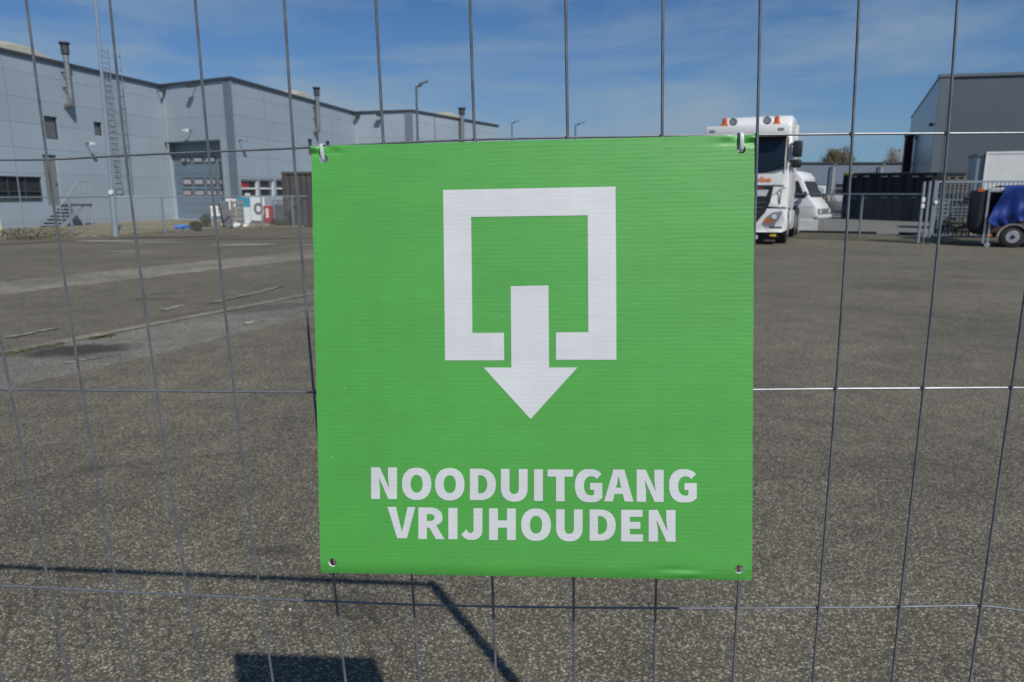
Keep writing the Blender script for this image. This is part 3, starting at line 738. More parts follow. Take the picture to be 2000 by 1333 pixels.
_w1 = [o for o in col.objects if o.name.startswith('window') and o.parent == wh][-3]
b = MB(); wC.box(b, rC1[0] + .12, rC1[0] + (rC1[1] - rC1[0]) * .55, rC1[2] + (rC1[3] - rC1[2]) * .56, rC1[3] - .14, -.132, -.125); b.build('red_panel', M['red'], _w1, False, True)
window(wC, rC4, (), (), 'blind', 'coping', .05); window(wC, rC5, (), (), 'blind', 'coping', .05)
# loading door on B
b = MB(); wB.box(b, rBd[0], rBd[1], rBd[2], rBd[3], -.50, -.44); ld_ = b.build('loading_door', M['door_blue'], wh, False, True)
def door_panes(y0, y1, xs):
    for (x0, x1) in xs:
        r = wB.rect(x0, y0, x1, y1); b = MB(); wB.box(b, r[0], r[1], r[2], r[3], -.435, -.41); b.build('pane_frame', M['coping'], ld_, False, True)
        q = .05; b = MB(); wB.box(b, r[0] + q, r[1] - q, r[2] + q, r[3] - q * 1.6, -.409, -.400); b.build('pane', M['glass_light'], ld_, False, True)
door_panes(305, 318, ((341, 359), (365, 383), (389, 407), (414, 432))); door_panes(348, 362, ((345, 362), (367, 385), (391, 409), (416, 435))); door_panes(370, 383, ((345, 362), (368, 387), (392, 411), (416, 435)))
b = MB(); wB.box(b, rBd[0] - .12, rBd[0], 0, rBd[3] + .1, .0, .06); wB.box(b, rBd[1], rBd[1] + .12, 0, rBd[3] + .1, 0, .06); wB.box(b, rBd[0], rBd[1], rBd[3], rBd[3] + .1, 0, .06); b.build('door_surround', M['frame'], wh, False, True)
# entrance door on A above the steps
b = MB(); wA.box(b, rAd[0], rAd[1], rAd[2], rAd[3], -.13, -.08); dr = b.build('door', mat('door_grey', (.20, .215, .205), .5), wh, False, True)
b = MB(); wA.box(b, rAd[1] - .2, rAd[1] - .1, rAd[2] + 1.0, rAd[2] + 1.05, -.08, -.02); b.build('handle', M['chrome'], dr, False, True)
# flues
def flue(W_, x, ytop, ybot, r, wdoff=.32):
    t0, zt = W_.px(x, ytop, wdoff); _, zb_ = W_.px(x, ybot, wdoff); c = W_.P(t0, 0, wdoff)
    def at(z): return Vector((c.x, c.y, z))
    b = MB(); b.tube([at(zb_), at(zt - .55)], r, 16); f = b.build('flue', M['flue'], wh, True, True)
    b = MB(); b.tube([at(zt - .55), at(zt - .50), at(zt - .12), at(zt - .08)], [r * 1.05, r * 1.45, r * 1.45, r * 1.9], 16); b.tube([at(zt - .06), at(zt)], [r * 1.9, r * 1.9], 16); b.build('cowl', M['coping'], f, True, True)
    b = MB(); q = W_.P(t0, zb_ - .1, .0); b.tube([at(zb_ + .12), at(zb_ - .12), Vector((q.x, q.y, zb_ - .22))], r * 1.1, 12); b.build('elbow', M['flue'], f, True, True)
    for z in (zb_ + .6, ZR - .4): b = MB(); b.tube([W_.P(t0, z, 0), W_.P(t0, z, wdoff)], .04, 8); b.build('bracket', M['coping'], f, False, True)
flue(wA, 125, 83, 196, .12); flue(wC, 618, 171, 250, .13); flue(wE, 902, 211, 272, .17)
# roof domes
def dome(W_, x0, x1, ytop, inward=1.2, wd=2.2):
    a, _ = W_.px(x0, 150, -inward - wd / 2); c, _ = W_.px(x1, 150, -inward - wd / 2); t0, t1 = min(a, c), max(a, c)
    p = W_.P((t0 + t1) / 2, 0, -inward - wd / 2); dist = p.length; h = ony((x0 + x1) / 2, ytop, p.y).z - (ZR - .05)
    b = MB(); n, m_ = 20, 10; g = {}
    for i in range(n + 1):
        for j in range(m_ + 1):
            u, v = i / n * 2 - 1, j / m_ * 2 - 1; z = ZR - .05 + h * max(0, (1 - abs(u) ** 2.4)) ** .6 * max(0, (1 - abs(v) ** 4)) ** .5
            q = W_.P((t0 + t1) / 2 + u * (t1 - t0) / 2, z, -inward - wd / 2 + v * wd / 2); g[i, j] = b.add([q])
    for i in range(n):
        for j in range(m_): b.face((g[i, j], g[i + 1, j], g[i + 1, j + 1], g[i, j + 1]))
    return b.build('skylight', M['dome'], wh, True, True)
dome(wA, -62, 90, 84); dome(wC, 543, 592, 177); dome(wE, 846, 887, 220)
# flood lamps, wall lamps
def lamp_on(W_, x, y, size, m='coping', off=.35, name='wall_lamp'):
    t0, z = W_.px(x, y); b = MB(); W_.box(b, t0 - size, t0 + size, z - size * .5, z + size * .5, off - size * .4, off + size * .9); o = b.build(name, M[m], wh, False, True)
    b = MB(); b.tube([W_.P(t0, z, 0), W_.P(t0, z, off)], .03, 6); b.build('bracket', M['coping'], o, False, True)
lamp_on(wA, 306, 178, .13); lamp_on(wB, 383, 170, .16); lamp_on(wA, 167, 281, .11, 'white'); lamp_on(wB, 374, 256, .14, 'white2'); lamp_on(wC, 466, 275, .12, 'frame'); lamp_on(wC, 471, 380, .12, 'white'); lamp_on(wC, 606, 301, .16, 'beige'); lamp_on(wD, 746, 226, .2); lamp_on(wC, 688, 226, .2)
# caged roof ladder
t0, _ = wA.px(216, 260, .3); t1 = t0 + .50
b = MB()
for t in (t0, t1): b.tube([wA.P(t, 1.7, .25), wA.P(t, ZR + 1.15, .25)], .03, 6)
for k in range(24): z = 1.85 + k * .28; b.tube([wA.P(t0, z, .25), wA.P(t1, z, .25)], .018, 5)
lad = b.build('ladder', M['galv_far'], wh, False, True)
b = MB()
for k in range(9):
    z = 3.1 + k * .62; b.tube([wA.P((t0 + t1) / 2 + .42 * math.cos(a), z, .28 + .72 * math.sin(a)) for a in [R(q) for q in range(-10, 191, 20)]], .012, 5)
for a in (20, 65, 115, 160): b.tube([wA.P((t0 + t1) / 2 + .42 * math.cos(R(a)), 3.1, .28 + .72 * math.sin(R(a))), wA.P((t0 + t1) / 2 + .42 * math.cos(R(a)), ZR + 1.1, .28 + .72 * math.sin(R(a)))], .016, 5)
b.build('cage', M['galv_far'], lad, False, True)
# concrete steps + platform with railing (lifted away from the wall: own thing)
s0, _ = wA.px(78, 445, .1); s1, _ = wA.px(117, 400, .1); s2, _ = wA.px(150, 400, .4); zp = 1.02
st = thing('steel_steps', 'short flight of galvanised steps with platform against the grey warehouse', 'steps', loc=tuple(wA.P(s0, 0, .5)))
for k in range(6):
    z = zp * (k + 1) / 7; tt = s0 + (s1 - s0) * (k + .4) / 6; b = MB(); wA.box(b, tt - .13, tt + .13, z - .045, z, .12, 1.10); b.build('tread', M['frame'], st, False, True)
for o in (.08, 1.14): b = MB(); b.prism([wA.P(s0 - .1, 0, o), wA.P(s0 + .2, 0, o), wA.P(s1 + .1, zp - .18, o), wA.P(s1 + .1, zp + .02, o)], tuple(Vector((wA.n.x, wA.n.y, 0)) * .03)); b.build('stringer', M['frame'], st, False, True)
b = MB(); wA.box(b, s1, s2, zp - .09, zp, .06, 1.2); b.build('platform', M['coping'], st, False, True)
b = MB()
for t in (s1 + .1, s2 - .05):
    for o in (.12, 1.14): b.tube([wA.P(t, 0, o), wA.P(t, zp - .09, o)], .035, 8)
b.build('support', M['frame'], st, False, True)
b = MB()
for o in (1.14,):
    b.tube([wA.P(s0 + .1, .95, o), wA.P(s1, zp + 1.0, o), wA.P(s2, zp + 1.0, o)], .022, 6); b.tube([wA.P(s1, zp + .5, o), wA.P(s2, zp + .5, o)], .018, 6)
    for t, z0 in ((s0 + .1, .05), (s1, zp), ((s1 + s2) / 2, zp), (s2, zp)): b.tube([wA.P(t, z0, o), wA.P(t, z0 + (1.0 if t > s0 + .2 else .9), o)], .02, 6)
b.build('railing', M['frame'], st, False, True)

# ------------------------------------------------------------------ POLES AND STREET LAMPS
pb = onz(226, 462); pt = ony(186, 0, pb.y)
mast = thing('lamp_mast', 'tall pale grey tapered steel mast rising past the top of the picture by the warehouse', 'mast', loc=(pb.x, pb.y, 0))
ptx = pb.x + (pt.x - pb.x) * 1.0
b = MB(); dirv = (pt - pb); ln = 9.5 / dirv.z
kz = 2.3 / dirv.z
b.tube([pb, pb + dirv * (.05), pb + dirv * kz * .64], [.10, .095, .088], 16); b.tube([pb + dirv * kz * .65, pb + dirv * kz * .7], [.088, .06], 16); b.build('base_tube', M['pole'], mast, True, True)
b = MB(); b.tube([pb + dirv * kz * .66, pb + dirv * ln], [.062, .038], 14); b.build('shaft', M['pole'], mast, True, True)
b = MB(); q = pb + dirv * kz * .66; b.disc(q + Vector((.02, -.1, .02)), (0, 1, 0), .08, .04, 16); b.build('cap', M['white'], mast, True, True)
b = MB(); q = pb + dirv * ln; b.bbox(q.x - .1, q.x + .55, q.y - .12, q.y + .12, q.z - .02, q.z + .1, .03); b.build('lamp_head', M['lamp_grey'], mast, False, True)
def street_lamp(x, ytop, Y, hx, label, r=.07, mname='lamp_grey'):
    p = ony(x, ytop, Y); root = thing('street_lamp', label, 'street lamp', loc=(p.x, p.y, 0), group='street lamps beyond the fence')
    b = MB(); b.tube([(0, 0, 0), (0, 0, p.z * .3), (0, 0, p.z)], [r * 1.3, r, r * .75], 10); b.build('pole', M[mname], root, True)
    b = MB(); b.tube([(0, 0, p.z - .1), (hx * .45, 0, p.z + .05)], r * .6, 6); b.prism([(hx * .2, -.14, p.z + .02), (hx, -.10, p.z + .22), (hx, .10, p.z + .22), (hx * .2, .14, p.z + .02)], (0, 0, .12)); b.build('lamp_head', M[mname], root)
street_lamp(813, 168, 47, .75, 'grey street lamp with angled head in front of the far warehouse corner', .085)
street_lamp(1000, 240, 110, 1.1, 'faint distant street lamp left of centre above the green sign', .11)
street_lamp(1124, 244, 88, 1.1, 'small distant street lamp right of centre above the green sign', .11)
b = MB(); p = onz(0, 462); b.tube([(p.x, p.y, 0), (p.x, p.y, .62), (p.x, p.y, .68)], [.09, .09, .05], 12); tag(b.build('bollard', M['beige'], None, True), 'pale yellow bollard at the far left in front of the warehouse', 'bollard')

# ------------------------------------------------------------------ CHAIN-LINK FENCES
def chainlink(name, pts, h, label, post_at, ph=None):
    root = thing(name, label, 'fence', loc=(pts[0][0], pts[0][1], 0)); pts = [Vector((p[0], p[1], 0)) for p in pts]; ph = ph or h
    b = MB(); b.tube([p + Vector((0, 0, h)) for p in pts], .024, 8); b.build('rail', M['galv_far'], root, True, True)
    for p in post_at:
        b = MB(); b.tube([(p[0], p[1], 0), (p[0], p[1], ph)], .038, 10); b.build('post', M['galv_far'], root, True, True)
    b = MB(); sp = .11; r = .0016
    for k in range(len(pts) - 1):
        a, c = pts[k], pts[k + 1]; ln_ = (c - a).length; d = (c - a) / ln_; n = int(ln_ / sp); side = Vector((-d.y, d.x, 0)) * r
        for i in range(-int(h / sp), n):
            for sg in (1, -1):
                u0 = i * sp; u1 = u0 + h
                if sg < 0: u0, u1 = u1, u0
                z0, z1 = 0.03, h
                # clip to the run
                def cl(u0, z0, u1, z1):
                    for lim, s_ in ((0, 1), (ln_, -1)):
                        if (u0 - lim) * s_ < 0 and (u1 - lim) * s_ < 0: return None
                        if (u0 - lim) * s_ < 0: t = (lim - u0) / (u1 - u0); u0, z0 = lim, z0 + (z1 - z0) * t
                        if (u1 - lim) * s_ < 0: t = (lim - u0) / (u1 - u0); u1, z1 = lim, z0 + (z1 - z0) * t
                    return u0, z0, u1, z1
                q = cl(u0, z0, u1, z1)
                if not q: continue
                p0 = a + d * q[0] + Vector((0, 0, q[1])); p1 = a + d * q[2] + Vector((0, 0, q[3]))
                i0 = b.add([p0 - side, p0 + side, p0 + Vector((0, 0, r * 2.4)), p1 - side, p1 + side, p1 + Vector((0, 0, r * 2.4))])
                b.face((i0, i0 + 1, i0 + 4, i0 + 3)); b.face((i0 + 1, i0 + 2, i0 + 5, i0 + 4)); b.face((i0 + 2, i0, i0 + 3, i0 + 5))
    b.build('wire_netting', M['galv_far'], root, False, True)
    return root
posts = [onz(*q) for q in ((143, 463), (322, 455), (514, 446), (573, 444))]; posts.insert(1, (posts[0] + posts[1]) / 2 + Vector((-.5, .5, 0)))
q0 = posts[0] - (posts[1] - posts[0]) * 2.2
pl = [(q0.x, q0.y)] + [(p.x, p.y) for p in posts] + [(-6.5, 35.5), (2.0, 35.0)]
chainlink('chain_link_fence', pl, 1.37, 'low chain-link fence with top rail on posts before the left warehouse', pl)
rp = [onz(1677, 466), onz(1803, 477)]
pr_ = [(4.5, 34.0), (8.6, 29.6), (rp[0].x, rp[0].y), (12.45, 22.0)]
chainlink('chain_link_fence', pr_, 1.47, 'low chain-link fence with top rail between the white lorry and the tall gate', pr_[:3])

# ------------------------------------------------------------------ JUNK IN FRONT OF THE LEFT WAREHOUSE
p = onz(492, 443); tY = p.y
def atp(x, y): return ony(x, y, tY + 2)
# advertising boards
def board_thing(name, x0, y0, x1, y1, Y, label, cat, parts):
    a = ony(x0, y1, Y); c = ony(x1, y0, Y); root = thing(name, label, cat, loc=((a.x + c.x) / 2, Y, 0)); w_, z0, z1 = (c.x - a.x) / 2, max(.06, a.z), c.z
    for (nm, u0, u1, v0, v1, m, off) in parts:
        b = MB(); b.box(-w_ + 2 * w_ * u0, -w_ + 2 * w_ * u1, -off, -off + .05, z0 + (z1 - z0) * v0, z0 + (z1 - z0) * v1); b.build(nm, M[m], root)
    return root, w_, z0, z1
root, w_, z0, z1 = board_thing('advertising_board', 466, 387, 491, 434, 36.5, 'teal and white advertising board leaning by the window row', 'board', [('panel', 0, 1, 0, 1, 'print_w', 0), ('teal_field', 0, 1, .62, 1, 'teal', .004), ('teal_field', 0, .28, 0, .62, 'teal', .004)])
b = MB(); b.box(-w_ * .8, -w_ * .7, .05, .10, 0, z0 + .4); b.box(w_ * .7, w_ * .8, .05, .10, 0, z0 + .4); b.build('leg', M['frame'], root)
root, w_, z0, z1 = board_thing('advertising_board', 491, 385, 516, 431, 36.4, 'white board with a large dark grey ring beside the teal board', 'board', [('panel', 0, 1, 0, 1, 'print_w', 0)])
b = MB(); cx, cz = w_ * .1, (z0 + z1) / 2; rr = min(w_, (z1 - z0) / 2) * .72; n = 28
for k in range(n):
    a, c = 2 * math.pi * k / n, 2 * math.pi * (k + 1) / n
    for yy in (-.012, -.004):
        pass
    P = [(cx + rr * .9 * math.cos(a), -.012, cz + rr * 1.15 * math.sin(a)), (cx + rr * .9 * math.cos(c), -.012, cz + rr * 1.15 * math.sin(c)), (cx + rr * .45 * math.cos(c), -.012, cz + rr * .62 * math.sin(c)), (cx + rr * .45 * math.cos(a), -.012, cz + rr * .62 * math.sin(a))]
    b.prism(P, (0, .010, 0))
b.build('ring', M['print_g'], root)
b = MB(); b.box(-w_ * .8, -w_ * .7, .05, .10, 0, z0 + .4); b.box(w_ * .7, w_ * .8, .05, .10, 0, z0 + .4); b.build('leg', M['frame'], root)
# red cabinet with white panel
a = ony(518, 424, 36); c = ony(531, 402, 36); root = thing('gas_cabinet', 'small red and white cabinet standing by the grey crates', 'cabinet', loc=((a.x + c.x) / 2, 36, 0))
w_ = (c.x - a.x) / 2; b = MB(); b.bbox(-w_, w_, -.2, .2, .05, c.z, .03); b.build('body', M['red'], root); b = MB(); b.box(-w_ * .35, w_ * .35, -.215, -.202, c.z * .35, c.z * .85); b.build('front_panel', M['white2'], root)
b = MB(); b.box(-w_ * .7, w_ * .7, -.15, .15, .0, .05); b.build('foot', M['dark_metal'], root)
# grey wire crate by the container
def wire_crate(x0, x1, y0, Y, label, cat='crate', m='galv_far', D=.9, n=7, rowsn=5, zb_=None):
    a, c = ony(x0, y0, Y), ony(x1, y0, Y); w_ = (c.x - a.x) / 2; h = a.z - (zb_ or .05); root = thing('wire_crate', label, cat, loc=((a.x + c.x) / 2, Y, zb_ or .05)); b = MB()
    for sx in (-w_, w_):
        for sy in (0, D): b.box(sx - .025, sx + .025, sy - .025, sy + .025, 0, h)
    for z in (.06, h - .02):
        for sy in (0, D): b.box(-w_ + .026, w_ - .026, sy - .02, sy + .02, z - .02, z + .02)
        for sx in (-w_, w_): b.box(sx - .02, sx + .02, .026, D - .026, z - .02, z + .02)
    b.build('frame', M[m], root)
    b = MB()
    for sy in (0, D):
        for k in range(1, n): b.box(-w_ + 2 * w_ * k / n - .012, -w_ + 2 * w_ * k / n + .012, sy - .008, sy + .008, .08, h - .04)
        for k in range(1, rowsn): b.box(-w_ + .03, w_ - .03, sy - .012, sy - .0085, .06 + (h - .1) * k / rowsn - .01, .06 + (h - .1) * k / rowsn + .01)
    b.build('wire_side', M[m], root)
    b = MB(); b.bbox(-w_ + .06, w_ - .06, .06, D - .06, .1, h * .8, .03); b.build('load', M['grey_box'], root)
wire_crate(532, 554, 391, 37.5, 'pale grey wire crate between the red cabinet and the brown container')
# leaning dark mattress, white chairs, pallet
pj = onz(448, 447)
root = thing('folding_mattress', 'dark grey slab propped upright among the dumped furniture', 'slab', loc=(pj.x, pj.y, .05))
b = MB(); X = Matrix.Rotation(R(-9), 4, 'Y') @ Matrix.Rotation(R(12), 4, 'Z')
b.bbox(-.17, .17, -.09, .09, 0, 1.12, .04, X); b.build('slab', mat('grey_fabric', (.13, .135, .15), .8, 0, .3, 3), root)
b = MB(); b.bbox(-.23, -.18, -.10, .10, .02, 1.05, .02, X); b.build('edge_board', M['dark_metal'], root)
def chair(x, y, z, rz, tilt, label, m='white2'):
    root = thing('plastic_chair', label, 'chair', loc=(x, y, z), group='dumped white chairs'); X = Matrix.Rotation(rz, 4, 'Z') @ Matrix.Rotation(tilt, 4, 'X')
    b = MB(); b.bbox(-.23, .23, -.22, .22, .42, .46, .015, X); b.build('seat', M[m], root)
    b = MB(); 
    for k in range(4): b.box(-.20 + k * .11, -.13 + k * .11, .20, .225, .46, .84, X)
    b.bbox(-.23, .23, .19, .235, .82, .92, .012, X); b.build('backrest', M[m], root)
    for sx in (-.2, .2):
        for sy in (-.19, .19):
            b = MB(); b.tube([X @ Vector((sx, sy, .42)), X @ Vector((sx * 1.12, sy * 1.15, 0))], .022, 8); b.build('leg', M[m], root)
pc = onz(434, 443); chair(pc.x - .02, pc.y - .5, .05, R(25), R(-8), 'white chair standing at the left of the dumped furniture')
chair(pc.x + .22, pc.y + .7, .30, R(200), R(6), 'white chair behind the first one at the dump, turned away')
pw = onz(464, 445); M['wood2'] = mat('dry_wood', (.27, .23, .19), .8, 0, .25, 6)
root = thing('wooden_pallet', 'weathered wooden pallet standing on edge beside the dark slab', 'pallet', loc=(pw.x + .12, pw.y - .2, .05), rz=R(52))
for k in range(5): b = MB(); b.box(-.28, .28, -.07, -.05, .03 + k * .24, .15 + k * .24); b.build('plank', M['wood2'], root)
for x in (-.27, 0, .23): b = MB(); b.box(x, x + .05, -.049, .05, 0, 1.15); b.build('bearer', M['wood2'], root)
for (x, y, s) in ((458, 446, .2), (476, 445, .16), (482, 441, .12)):
    p = onz(x, y); b = MB(); bmx = bmesh.new(); bmesh.ops.create_icosphere(bmx, subdivisions=2, radius=s)
    for v in bmx.verts: v.co = Vector((v.co.x * 1.5, v.co.y, v.co.z * .6)) * random.uniform(.7, 1.25)
    b.bm(bmx); o = b.build('rubbish_bag', M['white2']); o.location = (p.x, p.y, .12)
    tag(o, {458: 'largest crumpled white bag, lying below the dark slab', 476: 'middle crumpled white bag right of the wooden pallet', 482: 'smallest crumpled white bag at the right end of the dumped things'}[x], 'bag', 'crumpled white bags')
p = onz(356, 450); b = MB(); bmx = bmesh.new(); bmesh.ops.create_icosphere(bmx, subdivisions=3, radius=.2)
for v in bmx.verts: v.co = Vector((v.co.x * 1.7, v.co.y, v.co.z * .55)) * random.uniform(.75, 1.2)
b.bm(bmx); o = b.build('plastic_bag', M['blue_bag']); o.location = (p.x, p.y, .12); tag(o, 'bright blue plastic bag lying on the dry verge', 'bag')
# brown container
a = ony(556, 443, 33.4); zt = ony(580, 336, 33.4).z; root = thing('shipping_container', 'brown corrugated shipping container half hidden behind the green sign', 'container', loc=(a.x, 33.4, 0), rz=R(-6))
def corrug(b, x0, x1, y, z0, z1, n, dpt=.035, back=.05):
    P = []; st_ = (x1 - x0) / n
    for k in range(n):
        u = x0 + k * st_; P += [(u, y), (u + st_ * .3, y), (u + st_ * .5, y + dpt), (u + st_ * .8, y + dpt)]
    P.append((x1, y)); i = b.add([(p[0], p[1], z0) for p in P] + [(p[0], p[1], z1) for p in P]); m_ = len(P)
    for k in range(m_ - 1): b.face((i + k, i + k + 1, i + m_ + k + 1, i + m_ + k))
b = MB(); corrug(b, .12, 5.9, .03, .14, zt - .1, 22); b.box(.02, 5.98, .08, 2.4, .10, zt - .06); b.build('body', M['brown'], root)
b = MB()
for x in (0, 5.9): b.box(x, x + .12, 0, .12, .02, zt)
b.box(.121, 5.899, .0, .1, zt - .11, zt); b.box(.121, 5.899, 0, .1, .02, .15); b.build('frame', M['brown'], root)
# bush
def leaf_cloud(b, c, rx, ry, rz, n, s):
    for _ in range(n):
        while True:
            q = Vector((random.uniform(-1, 1), random.uniform(-1, 1), random.uniform(-1, 1)))
            if q.length < 1 and q.length > .2: break
        p = Vector(c) + Vector((q.x * rx, q.y * ry, q.z * rz)); a = Vector((random.gauss(0, 1), random.gauss(0, 1), random.gauss(0, 1))).normalized() * s; d = a.orthogonal().normalized() * s * .6
        i = b.add([p - a, p + d, p + a, p - d]); b.face((i, i + 1, i + 2, i + 3))
for (x, y, rx, h, lab) in ((383, 451, .30, .2, 'low dark weed clump on the verge right of the blue bag'), (404, 446, .3, .35, 'small spindly weed clump on the verge before the loading door'), (545, 443, .5, .2, 'low green weeds at the foot of the brown container'), (60, 468, 1.8, .2, 'dark low ground cover along the verge edge at far left')):
    p = onz(x, y); root = thing('weed_clump', lab, 'plant', loc=(p.x, p.y, .04)); b = MB(); leaf_cloud(b, (0, 0, h * .8), rx, rx * .5, h, 700, .03); b.build('leaves', M['bush'], root)
    b = MB()
    for k in range(6): b.tube([(random.uniform(-.1, .1) * rx * 2, 0, 0), (random.uniform(-.7, .7) * rx, random.uniform(-.2, .2), h)], .01, 4)
    b.build('stem', M['bark'], root)

# ------------------------------------------------------------------ WHITE LORRY
pt_ = onz(1466, 478); TR_A = R(-25)
trk = thing('lorry', 'white articulated lorry cab facing the camera, partly behind the green sign', 'lorry', loc=(pt_.x - .20, pt_.y + .25, 0), rz=TR_A)
SC = 1.0
def tb(name, m, x0, x1, y0, y1, z0, z1, r=.04, parent=None):
    b = MB(); b.bbox(x0, x1, y0, y1, z0, z1, r); return b.build(name, M[m], parent or trk, True)
# cab shell as a lofted profile (side view y,z) with rounded corners
def cab_shell():
    bm = bmesh.new(); prof = [(-.02, .42), (-.04, 1.0), (.02, 1.7), (.04, 2.12), (.20, 3.12), (.30, 3.20), (2.25, 3.20), (2.25, .55), (1.9, .55), (1.9, .95), (.75, .95), (.75, .42)]
    vs0 = [bm.verts.new((-1.22, y, z)) for y, z in prof]; f = bm.faces.new(vs0); r = bmesh.ops.extrude_face_region(bm, geom=[f])
    for v in [g for g in r['geom'] if isinstance(g, bmesh.types.BMVert)]: v.co.x = 1.22
    bmesh.ops.recalc_face_normals(bm, faces=bm.faces)
    ed = [e for e in bm.edges if abs(e.verts[0].co.x) > 1.2 and abs(e.verts[1].co.x) > 1.2 and e.verts[0].co.x * e.verts[1].co.x > 0]
    bmesh.ops.bevel(bm, geom=ed, offset=.09, segments=3, profile=.5, affect='EDGES'); return bm
b = MB(); b.bm(cab_shell()); cab = b.build('cab', M['white'], trk, True)
# roof fairing
b = MB(); bmx = bmesh.new(); prof = [(.35, 3.16), (.62, 3.60), (.95, 3.78), (2.2, 3.80), (2.25, 3.16)]
v0 = [bmx.verts.new((-.92, y, z)) for y, z in prof]; f = bmx.faces.new(v0); r = bmesh.ops.extrude_face_region(bmx, geom=[f])
for v in [g for g in r['geom'] if isinstance(g, bmesh.types.BMVert)]: v.co.x = 1.16
bmesh.ops.recalc_face_normals(bmx, faces=bmx.faces); bmesh.ops.bevel(bmx, geom=bmx.edges[:], offset=.12, segments=3, profile=.5, affect='EDGES'); b.bm(bmx); b.build('roof_fairing', M['white'], trk, True)
# sun visor box
b = MB(); b.bbox(-1.20, 1.12, -.22, .22, 3.12, 3.44, .05); vis = b.build('light_box', M['white'], trk, True)
for x in (-1.0, .92): b = MB(); b.bbox(x - .08, x + .08, -.235, -.215, 3.27, 3.33, .006); b.build('marker_lamp', M['lens'], vis)
# windscreen
def slab(pts, ext, name, m, parent=None): b = MB(); b.prism(pts, ext); return b.build(name, M[m], parent or trk)
slab([(-1.06, -.012, 2.20), (-.6, -.03, 2.10), (0, -.035, 2.07), (.6, -.03, 2.10), (1.06, -.012, 2.20), (1.06, .14, 3.12), (-1.06, .14, 3.12)], (0, .05, 0), 'windscreen', 'screen')
for x in (-.45, .5): b = MB(); b.tube([(x, -.05, 2.14), (x + .55, -.01, 2.36)], .014, 6); b.build('wiper', M['black'], trk)
# front panel, grille, bumper, lamps
slab([(-1.06, -.10, 1.74), (1.06, -.10, 1.74), (1.10, -.08, 2.05), (.6, -.09, 2.06), (-.6, -.09, 2.06), (-1.10, -.08, 2.05)], (0, .06, 0), 'front_panel', 'white')
slab([(-.82, -.215, 1.70), (.82, -.215, 1.70), (.76, -.215, 1.25), (.64, -.215, .95), (.42, -.215, .66), (0, -.215, .55), (-.42, -.215, .66), (-.64, -.215, .95), (-.76, -.215, 1.25)], (0, .12, 0), 'grille', 'black')
for k, (z, w_) in enumerate(((1.22, .62), (1.08, .58), (.94, .50), (.80, .38))):
    b = MB(); b.bbox(-w_, w_, -.235, -.216, z, z + .025, .006); b.build('grille_bar', M['lamp_grey'], trk)
slab([(-.64, -.235, 1.42), (.64, -.235, 1.42), (.70, -.235, 1.60), (-.70, -.235, 1.60)], (0, .018, 0), 'badge_panel', 'plate')
b = MB(); b.bbox(.36, .54, -.235, -.217, 1.63, 1.67, .005); b.build('emblem', M['red'], trk)
